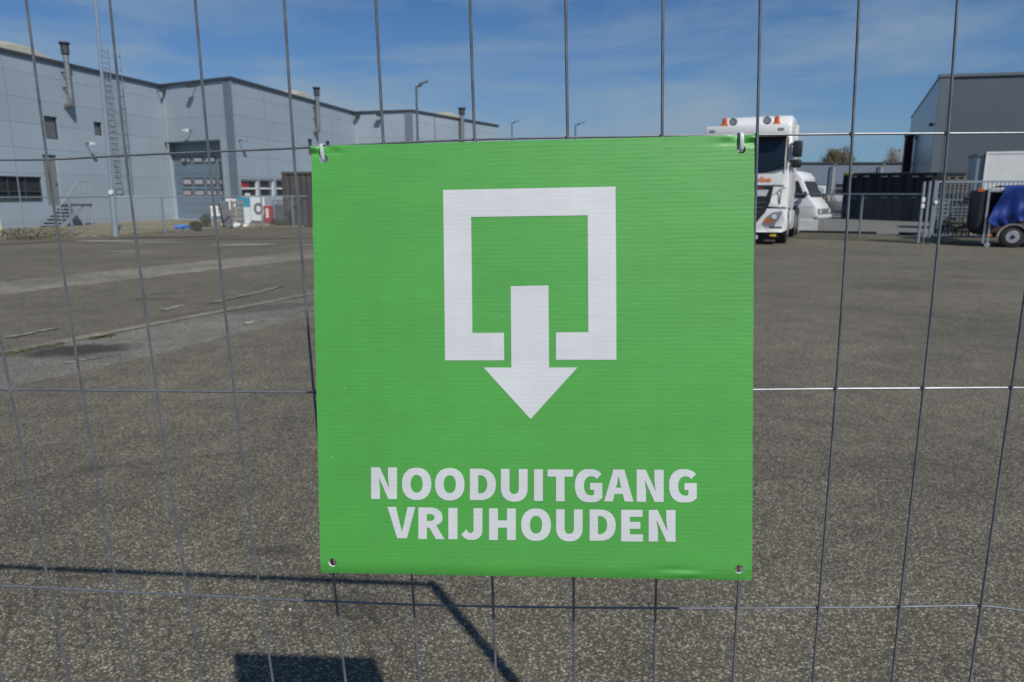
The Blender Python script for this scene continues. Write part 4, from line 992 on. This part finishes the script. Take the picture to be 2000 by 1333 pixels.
for sx in (-1, 1):
    # corner deflector and bumper half
    P = [(.70, -.12, 1.70), (1.08, -.08, 1.70), (1.20, .02, 1.68), (1.20, .02, 1.16), (1.06, -.10, 1.10), (.58, -.14, 1.14), (.64, -.14, 1.30)]
    slab([(sx * x, y, z) for x, y, z in P], (0, .10, 0), 'corner_panel', 'white')
    P = [(.56, -.17, 1.06), (1.10, -.12, 1.06), (1.24, .05, 1.04), (1.25, .05, .45), (1.12, -.14, .38), (.20, -.20, .38), (.10, -.20, .56), (.30, -.20, .64), (.48, -.19, .84)]
    slab([(sx * x, y, z) for x, y, z in P], (0, .12, 0), 'bumper', 'white')
    P = [(.60, -.19, .66), (1.02, -.18, .70), (1.12, -.15, .98), (.86, -.18, .96), (.68, -.19, .82)]
    h = slab([(sx * x, y, z) for x, y, z in P], (0, .04, 0), 'headlamp', 'lens')
    slab([(sx * .60, -.20, .665), (sx * .86, -.20, .665), (sx * .84, -.20, .76), (sx * .66, -.20, .78)], (0, .008, 0), 'indicator', 'orange', h)
    b = MB(); b.disc((sx * .90, -.195, .83), (0, 1, 0), .07, .02, 16); b.build('reflector', M['white2'], h)
    b = MB(); b.bbox(sx * .95 - .18, sx * .95 + .18, -.185, -.165, .49, .54, .006); b.build('fog_lamp', M['black'], trk)
    b = MB(); b.prism([(sx * 1.00, -.125, 1.20), (sx * 1.03, -.125, 1.20), (sx * 1.05, -.125, 1.58), (sx * .96, -.13, 1.60), (sx * .96, -.13, 1.585), (sx * 1.02, -.125, 1.56)], (0, .02, 0)); b.build('air_slot', M['black'], trk)
    # mirrors
    b = MB(); b.bbox(sx * 1.38 - .13, sx * 1.38 + .13, -.02, .16, 2.52, 2.98, .05); mi = b.build('mirror', M['black'], trk, True)
    b = MB(); b.tube([(sx * 1.18, .15, 2.9), (sx * 1.32, .08, 2.88)], .03, 8); b.tube([(sx * 1.18, .15, 2.4), (sx * 1.32, .08, 2.42)], .03, 8); b.build('arm', M['black'], mi)
    b = MB(); b.bbox(sx * 1.39 - .13, sx * 1.39 + .13, -.02, .14, 2.22, 2.46, .06); b.build('mirror', M['black'], trk, True)
    # roof lamps
    b = MB(); b.bbox(sx * .74 - .11, sx * .74 + .11, .18, .42, 3.44, 3.52, .02); b.tube([(sx * .74, .3, 3.52), (sx * .74, .3, 3.68), (sx * .74, .3, 3.71)], [.075, .07, .04], 14); b.build('beacon', M['orange'], trk, True)
    b = MB(); b.disc((sx * .48, .20, 3.58), (0, 1, 0), .11, .12, 20); sp = b.build('spot_lamp', M['black'], trk, True)
    b = MB(); b.disc((sx * .48, .134, 3.58), (0, 1, 0), .085, .01, 20); b.build('lens', M['lens'], sp, True)
    for wy, rr in ((.95, .50), (4.3, .50), (5.6, .5)):
        b = MB(); cx = sx * 1.05
        b.tube([(cx - .16, wy, rr), (cx - .14, wy, rr), (cx + .14, wy, rr), (cx + .16, wy, rr)], [rr * .9, rr, rr, rr * .9], 28); wl = b.build('wheel', M['rubber'], trk, True)
        b = MB(); b.disc((cx + sx * .165, wy, rr), (1, 0, 0), rr * .55, .02, 20); b.build('rim', M['chrome'], wl, True)
tb('underrun_bar', 'dark_metal', -1.05, 1.05, -.08, .1, .20, .36, .03)
tb('number_plate', 'plate', -.05, .47, -.115, -.09, .16, .29, .008)
tb('tow_marker', 'yellow', .80, .98, -.11, -.085, .25, .33, .006)
tb('chassis', 'dark_metal', -.45, .45, .3, 6.3, .6, .95, .03)
tb('side_deflector', 'white', 1.12, 1.20, 2.28, 2.75, 1.0, 3.6, .02); tb('side_deflector', 'white', -1.20, -1.12, 2.28, 2.75, 1.0, 3.6, .02)
tb('side_tank', 'concrete', .75, 1.22, 2.3, 3.5, .35, .95, .06); tb('side_tank', 'concrete', -1.22, -.75, 2.3, 3.5, .35, .95, .06)
tb('mudguard', 'dark_metal', .85, 1.22, 3.72, 4.9, 1.02, 1.08, .02); tb('mudguard', 'dark_metal', -1.22, -.85, 3.72, 4.9, 1.02, 1.08, .02)
tb('step', 'dark_metal', 1.16, 1.225, .15, .62, .5, .95, .01)
# orange lettering on front panel: "obs"
cu = bpy.data.curves.new('txt', 'FONT'); cu.body = 'obs'; cu.size = .30; cu.extrude = .003; cu.offset = .012
tmp = bpy.data.objects.new('tmp', cu); col.objects.link(tmp); me = bpy.data.meshes.new_from_object(tmp.evaluated_get(bpy.context.evaluated_depsgraph_get())); bpy.data.objects.remove(tmp)
xs = [v.co.x for v in me.vertices]; wdt = max(xs) - min(xs)
for v in me.vertices: x, y, z = v.co; v.co = (.24 + (x - min(xs)) / wdt * .50, -.104 - z, 1.83 + y * .72)
me.materials.clear(); me.materials.append(M['letter_o']); o = bpy.data.objects.new('lettering', me); col.objects.link(o); o.parent = trk
for sx in (-1, 1):
    slab([(sx * 1.224, .22, 2.18), (sx * 1.224, 1.15, 2.10), (sx * 1.224, 1.15, 2.95), (sx * 1.224, .36, 2.95)], (-sx * .02, 0, 0), 'side_window', 'screen')
    slab([(sx * 1.226, .20, 1.02), (sx * 1.226, 1.25, 1.02), (sx * 1.226, 1.25, 1.06), (sx * 1.226, .20, 1.06)], (-sx * .02, 0, 0), 'door_gap', 'black')
    slab([(sx * 1.226, 1.25, 1.02), (sx * 1.226, 1.29, 1.02), (sx * 1.226, 1.29, 3.05), (sx * 1.226, 1.25, 3.05)], (-sx * .02, 0, 0), 'door_gap', 'black')
    b = MB(); b.tube([(sx * 1.13, -.03, 2.16), (sx * 1.10, .10, 3.08)], .022, 6); b.build('pillar_trim', M['black'], trk)
    slab([(sx * .80, -.115, 1.735), (sx * 1.10, -.10, 1.735), (sx * 1.10, -.10, 1.705), (sx * .80, -.115, 1.705)], (0, .03, 0), 'panel_gap', 'black')
    slab([(sx * .60, -.150, 1.10), (sx * 1.20, -.06, 1.10), (sx * 1.20, -.06, 1.07), (sx * .60, -.150, 1.07)], (0, .05, 0), 'panel_gap', 'black')
# red white marker pole beside the lorry
p = onz(1543.5, 457); root = thing('marker_pole', 'red and white striped pole standing behind the lorry cab', 'pole', loc=(p.x, p.y, 0))
for k in range(8):
    b = MB(); b.tube([(0, 0, k * .36), (0, 0, k * .36 + .36)], .045, 10); b.build('band', M['rred'] if k % 2 else M['white2'], root, True)

# ------------------------------------------------------------------ CAMPER VAN
pv = onz(1591, 449); cv = thing('camper_van', 'old white camper van parked nose out behind the lorry', 'van', loc=(pv.x, pv.y, 0), rz=R(-38))
def zpx(y, D=31.5): return ony(1580, y, D).z
# side profile in x (nose at +x=0) and z
prof = [(-5.2, .42), (0.0, .42), (.06, .55), (.05, .74), (-.02, .98), (-.28, 1.28), (-.66, 2.02), (-.66, 2.12), (-.86, 2.36), (-1.25, 2.46), (-5.2, 2.48)]
b = MB(); bmx = bmesh.new(); v0 = [bmx.verts.new((x, 0, z)) for x, z in prof]; f = bmx.faces.new(v0); r = bmesh.ops.extrude_face_region(bmx, geom=[f])
for v in [g for g in r['geom'] if isinstance(g, bmesh.types.BMVert)]: v.co.y = 1.95
bmesh.ops.recalc_face_normals(bmx, faces=bmx.faces); ed = [e for e in bmx.edges if abs(e.verts[0].co.y - e.verts[1].co.y) < .01]
bmesh.ops.bevel(bmx, geom=ed, offset=.10, segments=2, profile=.5, affect='EDGES'); b.bm(bmx); b.build('body', M['white'], cv, True)
slab([(-.31, .14, 1.34), (-.645, .18, 1.99), (-.645, 1.77, 1.99), (-.31, 1.81, 1.34)], (.035, 0, .02), 'windscreen', 'glass', cv)
slab([(-.48, -.012, 1.30), (-.82, -.012, 2.02), (-1.55, -.012, 2.02), (-1.55, -.012, 1.30)], (0, .02, 0), 'side_window', 'glass', cv)
b = MB(); b.bbox(-.05, .14, -.03, 1.98, .46, .60, .03); b.build('bumper', M['white2'], cv)
b = MB(); b.bbox(-.02, .10, .08, 1.87, .62, .86, .03); b.build('grille', M['lens'], cv)
for y in (.28, 1.67): b = MB(); b.disc((.10, y, .74), (1, 0, 0), .10, .03, 18); b.build('headlamp', M['white2'], cv)
for x in (-1.0, -4.1):
    for y in (.05, 1.9):
        b = MB(); b.tube([(x, y - .1, .32), (x, y + .1, .32)], .32, 22); wl = b.build('wheel', M['rubber'], cv, True); b = MB(); b.disc((x, y - .105 if y < 1 else y + .105, .32), (0, 1, 0), .19, .015, 16); b.build('rim', M['chrome'], wl, True)
b = MB(); b.bbox(-.52, -.40, -.20, -.08, 1.35, 1.58, .03); b.build('mirror', M['black'], cv)
b = MB(); b.box(-.95, -.935, -.006, .0, .5, 1.3); b.build('door_gap', M['lens'], cv)
b = MB(); b.bbox(-.90, -.78, -.02, -.0, 1.12, 1.16, .004); b.build('door_handle', M['black'], cv)
b = MB(); b.box(-3.0, -.1, -.004, .0, .90, .915); b.build('side_stripe', M['lens'], cv)
# concrete blocks
pk = onz(1558, 452.5); root = thing('concrete_block', 'pale concrete barrier block below the camper van', 'block', loc=(pk.x - .35, pk.y, 0), rz=R(-4))
b = MB(); b.bbox(0, 1.12, 0, .5, 0, .46, .03); b.build('block', M['concrete'], root); b = MB(); b.bbox(.15, .97, .12, .38, .455, .50, .015); b.build('lifting_ridge', M['concrete'], root)

# ------------------------------------------------------------------ FAR BUILDINGS
fb = thing('low_industrial_hall', 'low grey industrial hall with dark roof line far behind the camper van', 'building', loc=(8, 80, 0))
wF = Wall((6, 80), (46, 80)); ztf = ony(1650, 320, 80).z
rF1 = wF.rect(1592, 361, 1617, 392); rF1 = (rF1[0], rF1[1], 0.02, rF1[3]); rF2 = wF.rect(1631, 360, 1662, 390); rF2 = (rF2[0], rF2[1], .02, rF2[3])
b = MB(); wF.face(b, 0, ztf, [rF1, rF2]); wF.box(b, 0, .2, 0, ztf - .1, -20, -.01); wF.box(b, 39.8, 40, 0, ztf - .1, -20, -.01); b.build('wall', M['panelF'], fb, False, True)
b = MB(); wF.box(b, -.1, 40.1, ztf - .02, ztf + .16, -20, .12); b.build('roof', M['coping'], fb, False, True)
b = MB(); wF.box(b, *rF1, -.14, -.08); b.build('roller_door', M['print_w'], fb, False, True)
b = MB(); wF.box(b, *rF2, -.14, -.08); rd = b.build('window', M['container'], fb, False, True)
b = MB()
for k in range(3): wF.box(b, rF2[0], rF2[1], rF2[3] - .5 - k * .62, rF2[3] - .42 - k * .62, -.079, -.03)
b.build('frame', M['frame'], rd, False, True)
for x in (1626, 1719):
    t0, _ = wF.px(x, 350); b = MB(); wF.box(b, t0 - .12, t0 + .18, 0, ztf - .3, .01, .12); b.build('pilaster', M['frame'], fb, False, True)
    b = MB(); b.tube([wF.P(t0 - .4, 0, .1), wF.P(t0 - .4, ztf - .4, .1), wF.P(t0 + .3, ztf - .1, .1)], .09, 8); b.build('drainpipe', M['lamp_grey'], fb, False, True)

K1, K2, K3 = onz(1838, 146, 9), onz(1780, 229, 9), onz(2000, 141, 9)
d3 = (K3 - K1).normalized(); K4 = K1 + d3 * 34
bh = thing('dark_industrial_hall', 'tall dark grey hall with vertical cladding and bluish side wall at right', 'building', loc=(K1.x, K1.y, 0))
wS, wR = Wall((K2.x, K2.y), (K1.x, K1.y)), Wall((K1.x, K1.y), (K4.x, K4.y))
b = MB(); wR.face(b, 0, 9, []); b.build('front_wall', M['panelD'], bh, False, True)
bkd = Vector((K4.x, K4.y, 0)) + (K2 - K1)
b = MB(); wS.face(b, 0, 9, [])
q_ = [(K4.x, K4.y), (bkd.x, bkd.y), (K2.x, K2.y)]
for k in range(2): i = b.add([(*q_[k], 0), (*q_[k + 1], 0), (*q_[k + 1], 9), (*q_[k], 9)]); b.face((i, i + 1, i + 2, i + 3))
b.build('side_wall', M['panelS'], bh, False, True)
b = MB(); i = b.add([(K1.x, K1.y, 8.9), (K4.x, K4.y, 8.9), (bkd.x, bkd.y, 8.9), (K2.x, K2.y, 8.9)]); b.face((i, i + 1, i + 2, i + 3)); b.build('roof', M['roof'], bh, False, True)
b = MB(); wR.box(b, -.1, 34, 8.82, 9.0, -.2, .12); wS.box(b, 0, wS.len - .1, 8.9, 9.0, -.1, .05); b.build('roof_edge', M['lamp_grey'], bh, False, True)
b = MB(); wR.box(b, .0, .55, 0, 8.8, .005, .06); b.build('corner_trim', M['lamp_grey'], bh, False, True)
for (x, y) in ((1821, 244), (1785, 262), (1792, 270)):
    t0, z = wS.px(x, y); b = MB(); wS.box(b, t0 - .22, t0 + .22, z - .1, z + .1, .02, .2); b.build('wall_lamp', M['coping'], bh, False, True)
a_ = ony(1771, 268, 66); c_ = ony(1786, 262, 66); b = MB(); b.box(a_.x, c_.x, 66, 66.3, 0, a_.z); an = b.build('annex', M['brick'], bh, False, True)
b = MB(); b.box(a_.x - .05, c_.x + .05, 65.9, 66.4, a_.z, a_.z + .2); b.build('coping', M['coping'], an, False, True)

# ------------------------------------------------------------------ TREES FAR AWAY
def tree(x0, x1, ytop, Y, label, leafm, n, s, seed, dens=1.0):
    random.seed(seed); a, c = ony(x0, 320, Y), ony(x1, 320, Y); w2 = (c.x - a.x) / 2; zt = ony((x0 + x1) / 2, ytop, Y).z
    root = thing('tree', label, 'tree', loc=((a.x + c.x) / 2, Y, 0)); zc = zt * .55
    b = MB(); b.tube([(0, 0, 0), (.1, 0, zt * .2), (0, .1, zt * .42)], [w2 * .09, w2 * .07, w2 * .05], 10); b.build('trunk', M['bark'], root, True)
    b = MB(); tips = []
    for k in range(34):
        az_ = random.uniform(0, 2 * math.pi); e = random.uniform(.15, 1.45); h0 = zt * random.uniform(.22, .42); Lr = random.uniform(.7, 1.0)
        tip = Vector((math.cos(az_) * math.cos(e) * w2 * Lr, math.sin(az_) * math.cos(e) * w2 * Lr, h0 + (zt - h0) * math.sin(e) * Lr)); mid = Vector((tip.x * .45, tip.y * .45, h0 + (tip.z - h0) * .55)) + Vector((random.uniform(-.3, .3), random.uniform(-.3, .3), 0))
        b.tube([(0, 0, h0), mid, tip], [w2 * .03, w2 * .015, w2 * .004], 5, False); tips += [(mid + (tip - mid) * random.random()) for _ in range(5)] + [tip]
    for tp in tips:
        for q in range(3):
            d = Vector((random.gauss(0, 1), random.gauss(0, 1), random.gauss(.5, 1))).normalized() * w2 * random.uniform(.12, .26); b.tube([tp, tp + d], [w2 * .006, w2 * .002], 3, False)
    b.build('branches', M[leafm] if leafm == 'twig' else M['bark'], root)
    b = MB()
    for _ in range(n):
        tp = random.choice(tips); p = tp + Vector((random.gauss(0, 1), random.gauss(0, 1), random.gauss(0, 1))) * w2 * .11
        if p.z > zt * 1.04: continue
        a2 = Vector((random.gauss(0, 1), random.gauss(0, 1), random.gauss(0, 1))).normalized() * s; d = a2.orthogonal().normalized() * s * .45
        i = b.add([p - a2, p + d, p + a2, p - d]); b.face((i, i + 1, i + 2, i + 3))
    b.build('crown', M[leafm], root)
tree(1590, 1688, 288, 105, 'rounded brownish green budding tree above the low hall roof', 'budleaf', 9000, .16, 11)
tree(1712, 1786, 284, 125, 'pale bare twiggy tree beside the dark hall', 'twig', 4200, .14, 23)

# ------------------------------------------------------------------ DARK CONTAINERS (right)
KA, KB = onz(1642, 428), onz(1812, 434.5)
wK = Wall((KA.x, KA.y), (KB.x, KB.y)); KRZ = math.atan2(wK.d.y, wK.d.x)
def dark_container(x0, x1, y0, y1, off, label, m='container'):
    xm = (x0 + x1) / 2; t0, _ = wK.px(x0, y1, off); t1, _ = wK.px(x1, y1, off); z0 = max(0, wK.px(xm, y1, off)[1]); h = wK.px(xm, y0, off)[1] - z0; L_ = t1 - t0
    P_ = wK.P(t0, z0, off); root = thing('skip_container', label, 'container', loc=tuple(P_), rz=KRZ, group='dark stacked containers')
    b = MB(); b.box(.03, L_ - .03, .06, 2.3, .06, h - .06); b.build('body', M[m], root)
    b = MB(); b.box(0, L_, .0, .10, h - .10, h); b.box(0, L_, .0, .1, .0, .1); b.box(0, .1, .1, 2.34, h - .1, h); b.box(L_ - .1, L_, .1, 2.34, h - .1, h); b.box(0, .09, .0, .1, .1, h - .1); b.box(L_ - .09, L_, .0, .1, .1, h - .1); b.build('rim', M[m], root)
    n = max(3, int(L_ / .75))
    for k in range(1, n): u = .0 + (L_ - .09) * k / n; b = MB(); b.box(u, u + .09, .005, .06, .10, h - .10); b.build('rib', M[m], root)
    for k in (.3, .7): b = MB(); b.tube([(L_ * k, -.03, h - .2), (L_ * k + .35, -.03, h - .2)], .03, 6); b.build('lifting_eye', M['galv_far'], root)
    return root
dark_container(1642, 1700, 380, 428, 0, 'dark container, left one of the lower row behind the fence')
dark_container(1701, 1757, 379, 431, .02, 'dark container, middle one of the lower row behind the fence')
dark_container(1758, 1814, 379, 433, 0, 'dark container, right one of the lower row behind the fence')
dark_container(1644, 1702, 338.5, 379, 0, 'dark container, left one of the upper row, with a yellow tag')
dark_container(1703, 1758, 338, 378, .02, 'dark container, middle one of the upper row')
dark_container(1759, 1826, 338, 378, 0, 'dark container, right one of the upper row')
_t, _z = wK.px(1656, 340, .05); b = MB(); wK.box(b, _t - .3, _t + .3, _z - .06, _z + .06, .005, .04); tag(b.build('yellow_tag', M['yellow'], loc=tuple(wK.P(_t, _z))), 'yellow strip on the top left dark container', 'tag')
a = onz(1636, 421); root = thing('parked_car', 'dark distant car partly hidden by the stacked containers', 'car', loc=(a.x, a.y, 0))
b = MB(); bmx = bmesh.new(); prof = [(-2, .3), (2, .3), (2.05, .7), (1.1, .9), (.6, 1.4), (-1.2, 1.42), (-1.9, .95), (-2.05, .7)]
v0 = [bmx.verts.new((x, -.85, z)) for x, z in prof]; f = bmx.faces.new(v0); r = bmesh.ops.extrude_face_region(bmx, geom=[f])
for v in [g for g in r['geom'] if isinstance(g, bmesh.types.BMVert)]: v.co.y = .85
bmesh.ops.recalc_face_normals(bmx, faces=bmx.faces); bmesh.ops.bevel(bmx, geom=bmx.edges[:], offset=.08, segments=2, profile=.5, affect='EDGES'); b.bm(bmx); b.build('body', M['lamp_grey'], root, True)
slab([(1.0, -.87, .95), (.58, -.87, 1.34), (-1.1, -.87, 1.34), (-1.6, -.87, .98)], (0, .02, 0), 'side_window', 'glass_light', root)
for x in (-1.3, 1.3):
    b = MB(); b.tube([(x, -.9, .32), (x, -.65, .32)], .32, 20); wl = b.build('wheel', M['rubber'], root, True); b = MB(); b.disc((x, -.905, .32), (0, 1, 0), .18, .015, 14); b.build('rim', M['chrome'], wl)
a = onz(1612, 424); root = thing('shrub', 'dark bare shrub in front of the far roller door', 'shrub', loc=(a.x, a.y, 0)); b = MB(); leaf_cloud(b, (0, 0, .8), .7, .4, .8, 420, .06); b.build('leaves', M['bush'], root)
b = MB()
for k in range(9): b.tube([(0, 0, 0), (random.uniform(-.7, .7), random.uniform(-.3, .3), random.uniform(1, 1.9))], .03, 4)
b.build('stem', M['bark'], root)

# ------------------------------------------------------------------ TALL GATE, CRATES, TRAILER (right)
GY = 21.9
gp = onz(1803, 478); gt = ony(1803, 354, GY).z; gx1 = ony(2120, 355, GY).x
gate = thing('bar_gate', 'tall galvanised bar gate with double posts right of the chain-link fence', 'gate', loc=(gp.x, GY, 0))
b = MB()
for x, z1_ in ((0, gt - .02), (.17, gt), (.33, gt + .02)): b.box(x, x + .06, 0, .06, 0, z1_)
b.build('post', M['galv_far'], gate)
b = MB(); W2 = gx1 - gp.x; b.box(.4, W2, 0, .05, gt - .05, gt + .01); b.box(.4, W2, 0, .05, .18, .24); b.box(.4, .45, .0, .05, .24, gt - .05); b.build('frame', M['galv_far'], gate)
k = 0; x = .55
while x < W2 and k < 48:
    b = MB(); b.box(x, x + .02, .015, .035, .24, gt - .05); b.build('bar', M['galv_far'], gate); x += .125; k += 1
b = MB()
for z in (.75, 1.3): b.box(.45, W2, .036, .046, z, z + .03)
b.build('cross_bar', M['galv_far'], gate)
for z in (gt - .62, gt - .8): b = MB(); b.bbox(-.02, .08, -.03, .0, z, z + .13, .01); b.build('hinge', M['white2'], gate)
b = MB(); b.disc((.40, -.03, gt - .62), (0, 1, 0), .05, .03, 16); b.build('lock', M['white'], gate)
CY = 23.2
def crate(x0, x1, y0, y1, Y, label, m):
    a, c = ony(x0, y1, Y), ony(x1, y0, Y); w_, z0, h = (c.x - a.x), max(0.0, a.z), c.z - max(0.0, a.z); root = thing('slatted_crate', label, 'crate', loc=(a.x, Y, z0), rz=R(-24), group='slatted crates behind the gate')
    n = 4
    for k in range(n): b = MB(); zz = h * (k + .12) / n; b.box(0, w_, 0, .03, zz, zz + h / n * .62); b.build('slat', M[m], root)
    b = MB()
    for x in (0.0, w_ / 2 - .04, w_ - .08):
        b = MB(); b.box(x, x + .08, .031, .089, 0, h); b.build('upright', M[m], root)
    b = MB(); b.bbox(.06, w_ - .06, .12, .88, .04, h * .75, .02); b.build('load', M['grey_box'], root)
crate(1824, 1855, 425, 458, CY, 'lowest slatted crate at the left of the pile behind the gate', 'grey_box')
crate(1826, 1853, 392, 424, CY, 'grey slatted crate on top of the lowest left one', 'galv_far')
crate(1858, 1893, 428, 460, CY, 'lowest slatted crate nearest the trailer', 'wood')
crate(1858, 1892, 402, 427, CY, 'second slatted crate in the pile nearest the trailer', 'galv_far')
crate(1858, 1892, 376, 401, CY, 'third slatted crate in the pile nearest the trailer', 'grey_box')
crate(1850, 1888, 352, 375, CY + 1.2, 'wooden slatted crate topmost behind the gate', 'wood')
b = MB(); a, c = ony(1850, 352, CY + 1.2), ony(1889, 345, CY + 1.2); b.box(a.x, c.x, CY + 1.2, CY + 2.1, a.z, a.z + .03)
for k in range(3): u = a.x + (c.x - a.x - .1) * k / 2; b.box(u, u + .1, CY + 1.2, CY + 2.1, a.z + .031, c.z - .02)
b.box(a.x, c.x, CY + 1.2, CY + 2.1, c.z - .019, c.z + .0); tag(b.build('wooden_pallet', M['wood']), 'thin wooden pallet lying on the topmost crate behind the gate', 'pallet')
# trailer
TY = 19.9
TRZ = R(-22); TP0 = ony(1925, 400, 20.6); TP0.z = 0; TD = Vector((math.cos(TRZ), math.sin(TRZ), 0)); TNn = Vector((-TD.y, TD.x, 0))
def tp(x, y): q = onplane(x, y, TP0, TNn); return (q - TP0).dot(TD), q.z
x0_ = 0.0; xw, zw = tp(1975, 468); trl = thing('trailer', 'small brown box trailer with silver mudguard under a blue tarpaulin', 'trailer', loc=tuple(TP0), rz=TRZ)
def tl(x, y, yy=0.0): q = tp(x, y); return (q[0], yy, q[1])
xr = xw; zw = .30
zt_ = tp(1930, 371)[1]; zf = tp(1930, 455)[1]
b = MB(); P = [(0, 0, .32), (-.14, .0, .5), (-.14, 0, zt_ - .02), (0, 0, zt_)]; b.prism(P, (0, 1.5, 0)); b.build('front_board', M['container'], trl)
b = MB(); b.box(.02, .07, -.05, .0, .10, zt_ + .03); b.build('corner_post', M['chrome'], trl)
b = MB(); b.box(.10, 2.9, .05, 1.5, zf - .02, zf + .08); b.box(.75, 2.9, -.01, .04, zf + .02, zf + .42); b.box(.10, .75, -.01, .04, zf + .02, zf + .20); b.build('bed', M['rust'], trl)
b = MB(); b.box(.08, 2.9, 1.45, 1.52, zf + .08, zt_); b.box(.08, .75, .9, .95, zf + .08, zt_ - .03); b.build('back_board', M['black'], trl)
b = MB(); b.box(.07, 2.9, .0, .05, zt_ - .06, zt_ + .0); b.build('top_rail', M['chrome'], trl)
b = MB(); b.tube([(xr, -.10, zw), (xr, -.08, zw), (xr, .08, zw), (xr, .10, zw)], [.27, .30, .30, .27], 32); wl = b.build('wheel', M['rubber'], trl, True)
b = MB(); b.tube([(xr, -.115, zw), (xr, -.10, zw)], [.16, .175], 28); rm = b.build('rim', M['chrome'], wl, True)
b = MB(); b.tube([(xr, -.14, zw), (xr, -.116, zw)], [.045, .06], 16); b.build('hub', M['black'], wl, True)
b = MB(); pr2 = None
for k in range(15):
    a = R(-5 + 190 * k / 14); p0 = (xr + .39 * math.cos(a), -.14, zw + .37 * math.sin(a)); p1 = (xr + .39 * math.cos(a), .12, zw + .37 * math.sin(a)); p2 = (xr + .34 * math.cos(a), -.14, zw + .32 * math.sin(a))
    i = b.add([p0, p1, p2])
    if pr2 is not None: b.face((pr2, i, i + 1, pr2 + 1)); b.face((pr2 + 2, pr2, i, i + 2)[::-1])
    pr2 = i
o = b.build('mudguard', M['chrome'], trl, True); o.modifiers.new('s', 'SOLIDIFY').thickness = .012
b = MB(); a = tl(1932, 460); b.bbox(a[0] - .05, a[0] + .05, -.06, -.02, a[2] - .04, a[2] + .04, .01); b.build('reflector', M['orange'], trl)
b = MB(); a = tl(1916, 372); b.bbox(a[0] - .07, a[0] + .07, -.04, .05, a[2] - .04, a[2] + .05, .01); b.build('marker_lamp', M['orange'], trl)
b = MB(); a = tl(1923, 430); b.tube([(a[0] + .12, -.08, .02), (a[0] + .12, -.08, a[2] + .05)], .03, 10); b.disc((a[0] + .12, -.08, .07), (0, 1, 0), .07, .05, 14); b.build('jockey_wheel', M['chrome'], trl)
b = MB(); b.box(.2, 2.9, .3, .36, .30, zf - .02); b.box(.2, 2.9, 1.2, 1.26, .3, zf - .02); b.build('chassis', M['dark_metal'], trl)
# tarpaulin draped over the trailer side
n, m_ = 46, 30; b = MB(); g = {}
for i in range(n + 1):
    for j in range(m_ + 1):
        u, v = i / n, j / m_            # u right, v down
        xl = 1962 - 36 * min(1, v / .85) if v < .86 else 1926 + (v - .86) * 60
        X_ = xl + (2105 - xl) * u; ytop = 368 - 5 * u; ybot = 429 + 13 * (1 - u) ** 3 + 4 * math.sin(9 * u); Y_ = ytop + (ybot - ytop) * v
        fold = .05 * math.sin(17 * u + 3.5 * v + 1.2 * math.sin(5 * v)) + .03 * math.sin(41 * u - 6 * v) * v + .03 * math.sin(9 * v + 6 * u) 
        q = tl(X_, Y_); g[i, j] = b.add([(q[0], -.10 - fold * (.4 + v), q[2] + .02 * math.sin(22 * u) * (v > .97))])
for i in range(n):
    for j in range(m_): b.face((g[i, j], g[i + 1, j], g[i + 1, j + 1], g[i, j + 1]))
# top part folding back over the roof
for i in range(n + 1):
    p = b.v[g[i, 0]]
    for j in range(1, 5): g[i, -j] = b.add([(p[0], -.08 + j * .4, p[2] + .05 + .03 * math.sin(i * .6 + j))])
for i in range(n):
    for j in range(0, 4): b.face((g[i, -j], g[i, -j - 1], g[i + 1, -j - 1], g[i + 1, -j]))
o = b.build('tarpaulin', M['tarp'], None, True, loc=None); o.location = TP0; o.rotation_euler = (0, 0, TRZ)
tag(o, 'crumpled dark blue tarpaulin draped over the brown trailer', 'tarpaulin')
# white box trailer behind
BY = 29.5; a, c = ony(1921, 355, BY), ony(1921, 298, BY); bx0, bz1 = a.x, c.z
bt = thing('box_body', 'white refrigerated box body standing behind the gate at right edge', 'truck body', loc=(bx0, BY, 0), rz=R(-24))
b = MB(); b.bbox(0, 6.2, 0, 2.4, .95, bz1, .03); b.build('box', M['white2'], bt)
b = MB(); b.box(-.02, 6.2, -.02, .05, bz1 - .06, bz1 + .02); b.box(-.03, .04, -.03, .04, .95, bz1 - .06); b.build('edge_trim', M['white'], bt)
b = MB(); b.prism([(-.05, .1, 1.6), (-.05, 2.2, 1.6), (-.05, 2.2, bz1 - .15), (-.05, .1, bz1 - .15)], (-.25, 0, 0)); cu_ = b.build('cooling_unit', M['galv_far'], bt)
b = MB(); b.box(-.34, 0, .05, 2.3, bz1 - .14, bz1 - .02); b.build('unit_lid', M['lamp_grey'], cu_)
for x in (1.2, 4.8):
    b = MB(); b.tube([(x, .0, .48), (x, .3, .48)], .48, 22); b.build('wheel', M['rubber'], bt, True)
b = MB(); b.box(.2, 6, .7, .85, .6, .94); b.box(.2, 6, 1.55, 1.7, .6, .94); b.build('chassis', M['dark_metal'], bt)
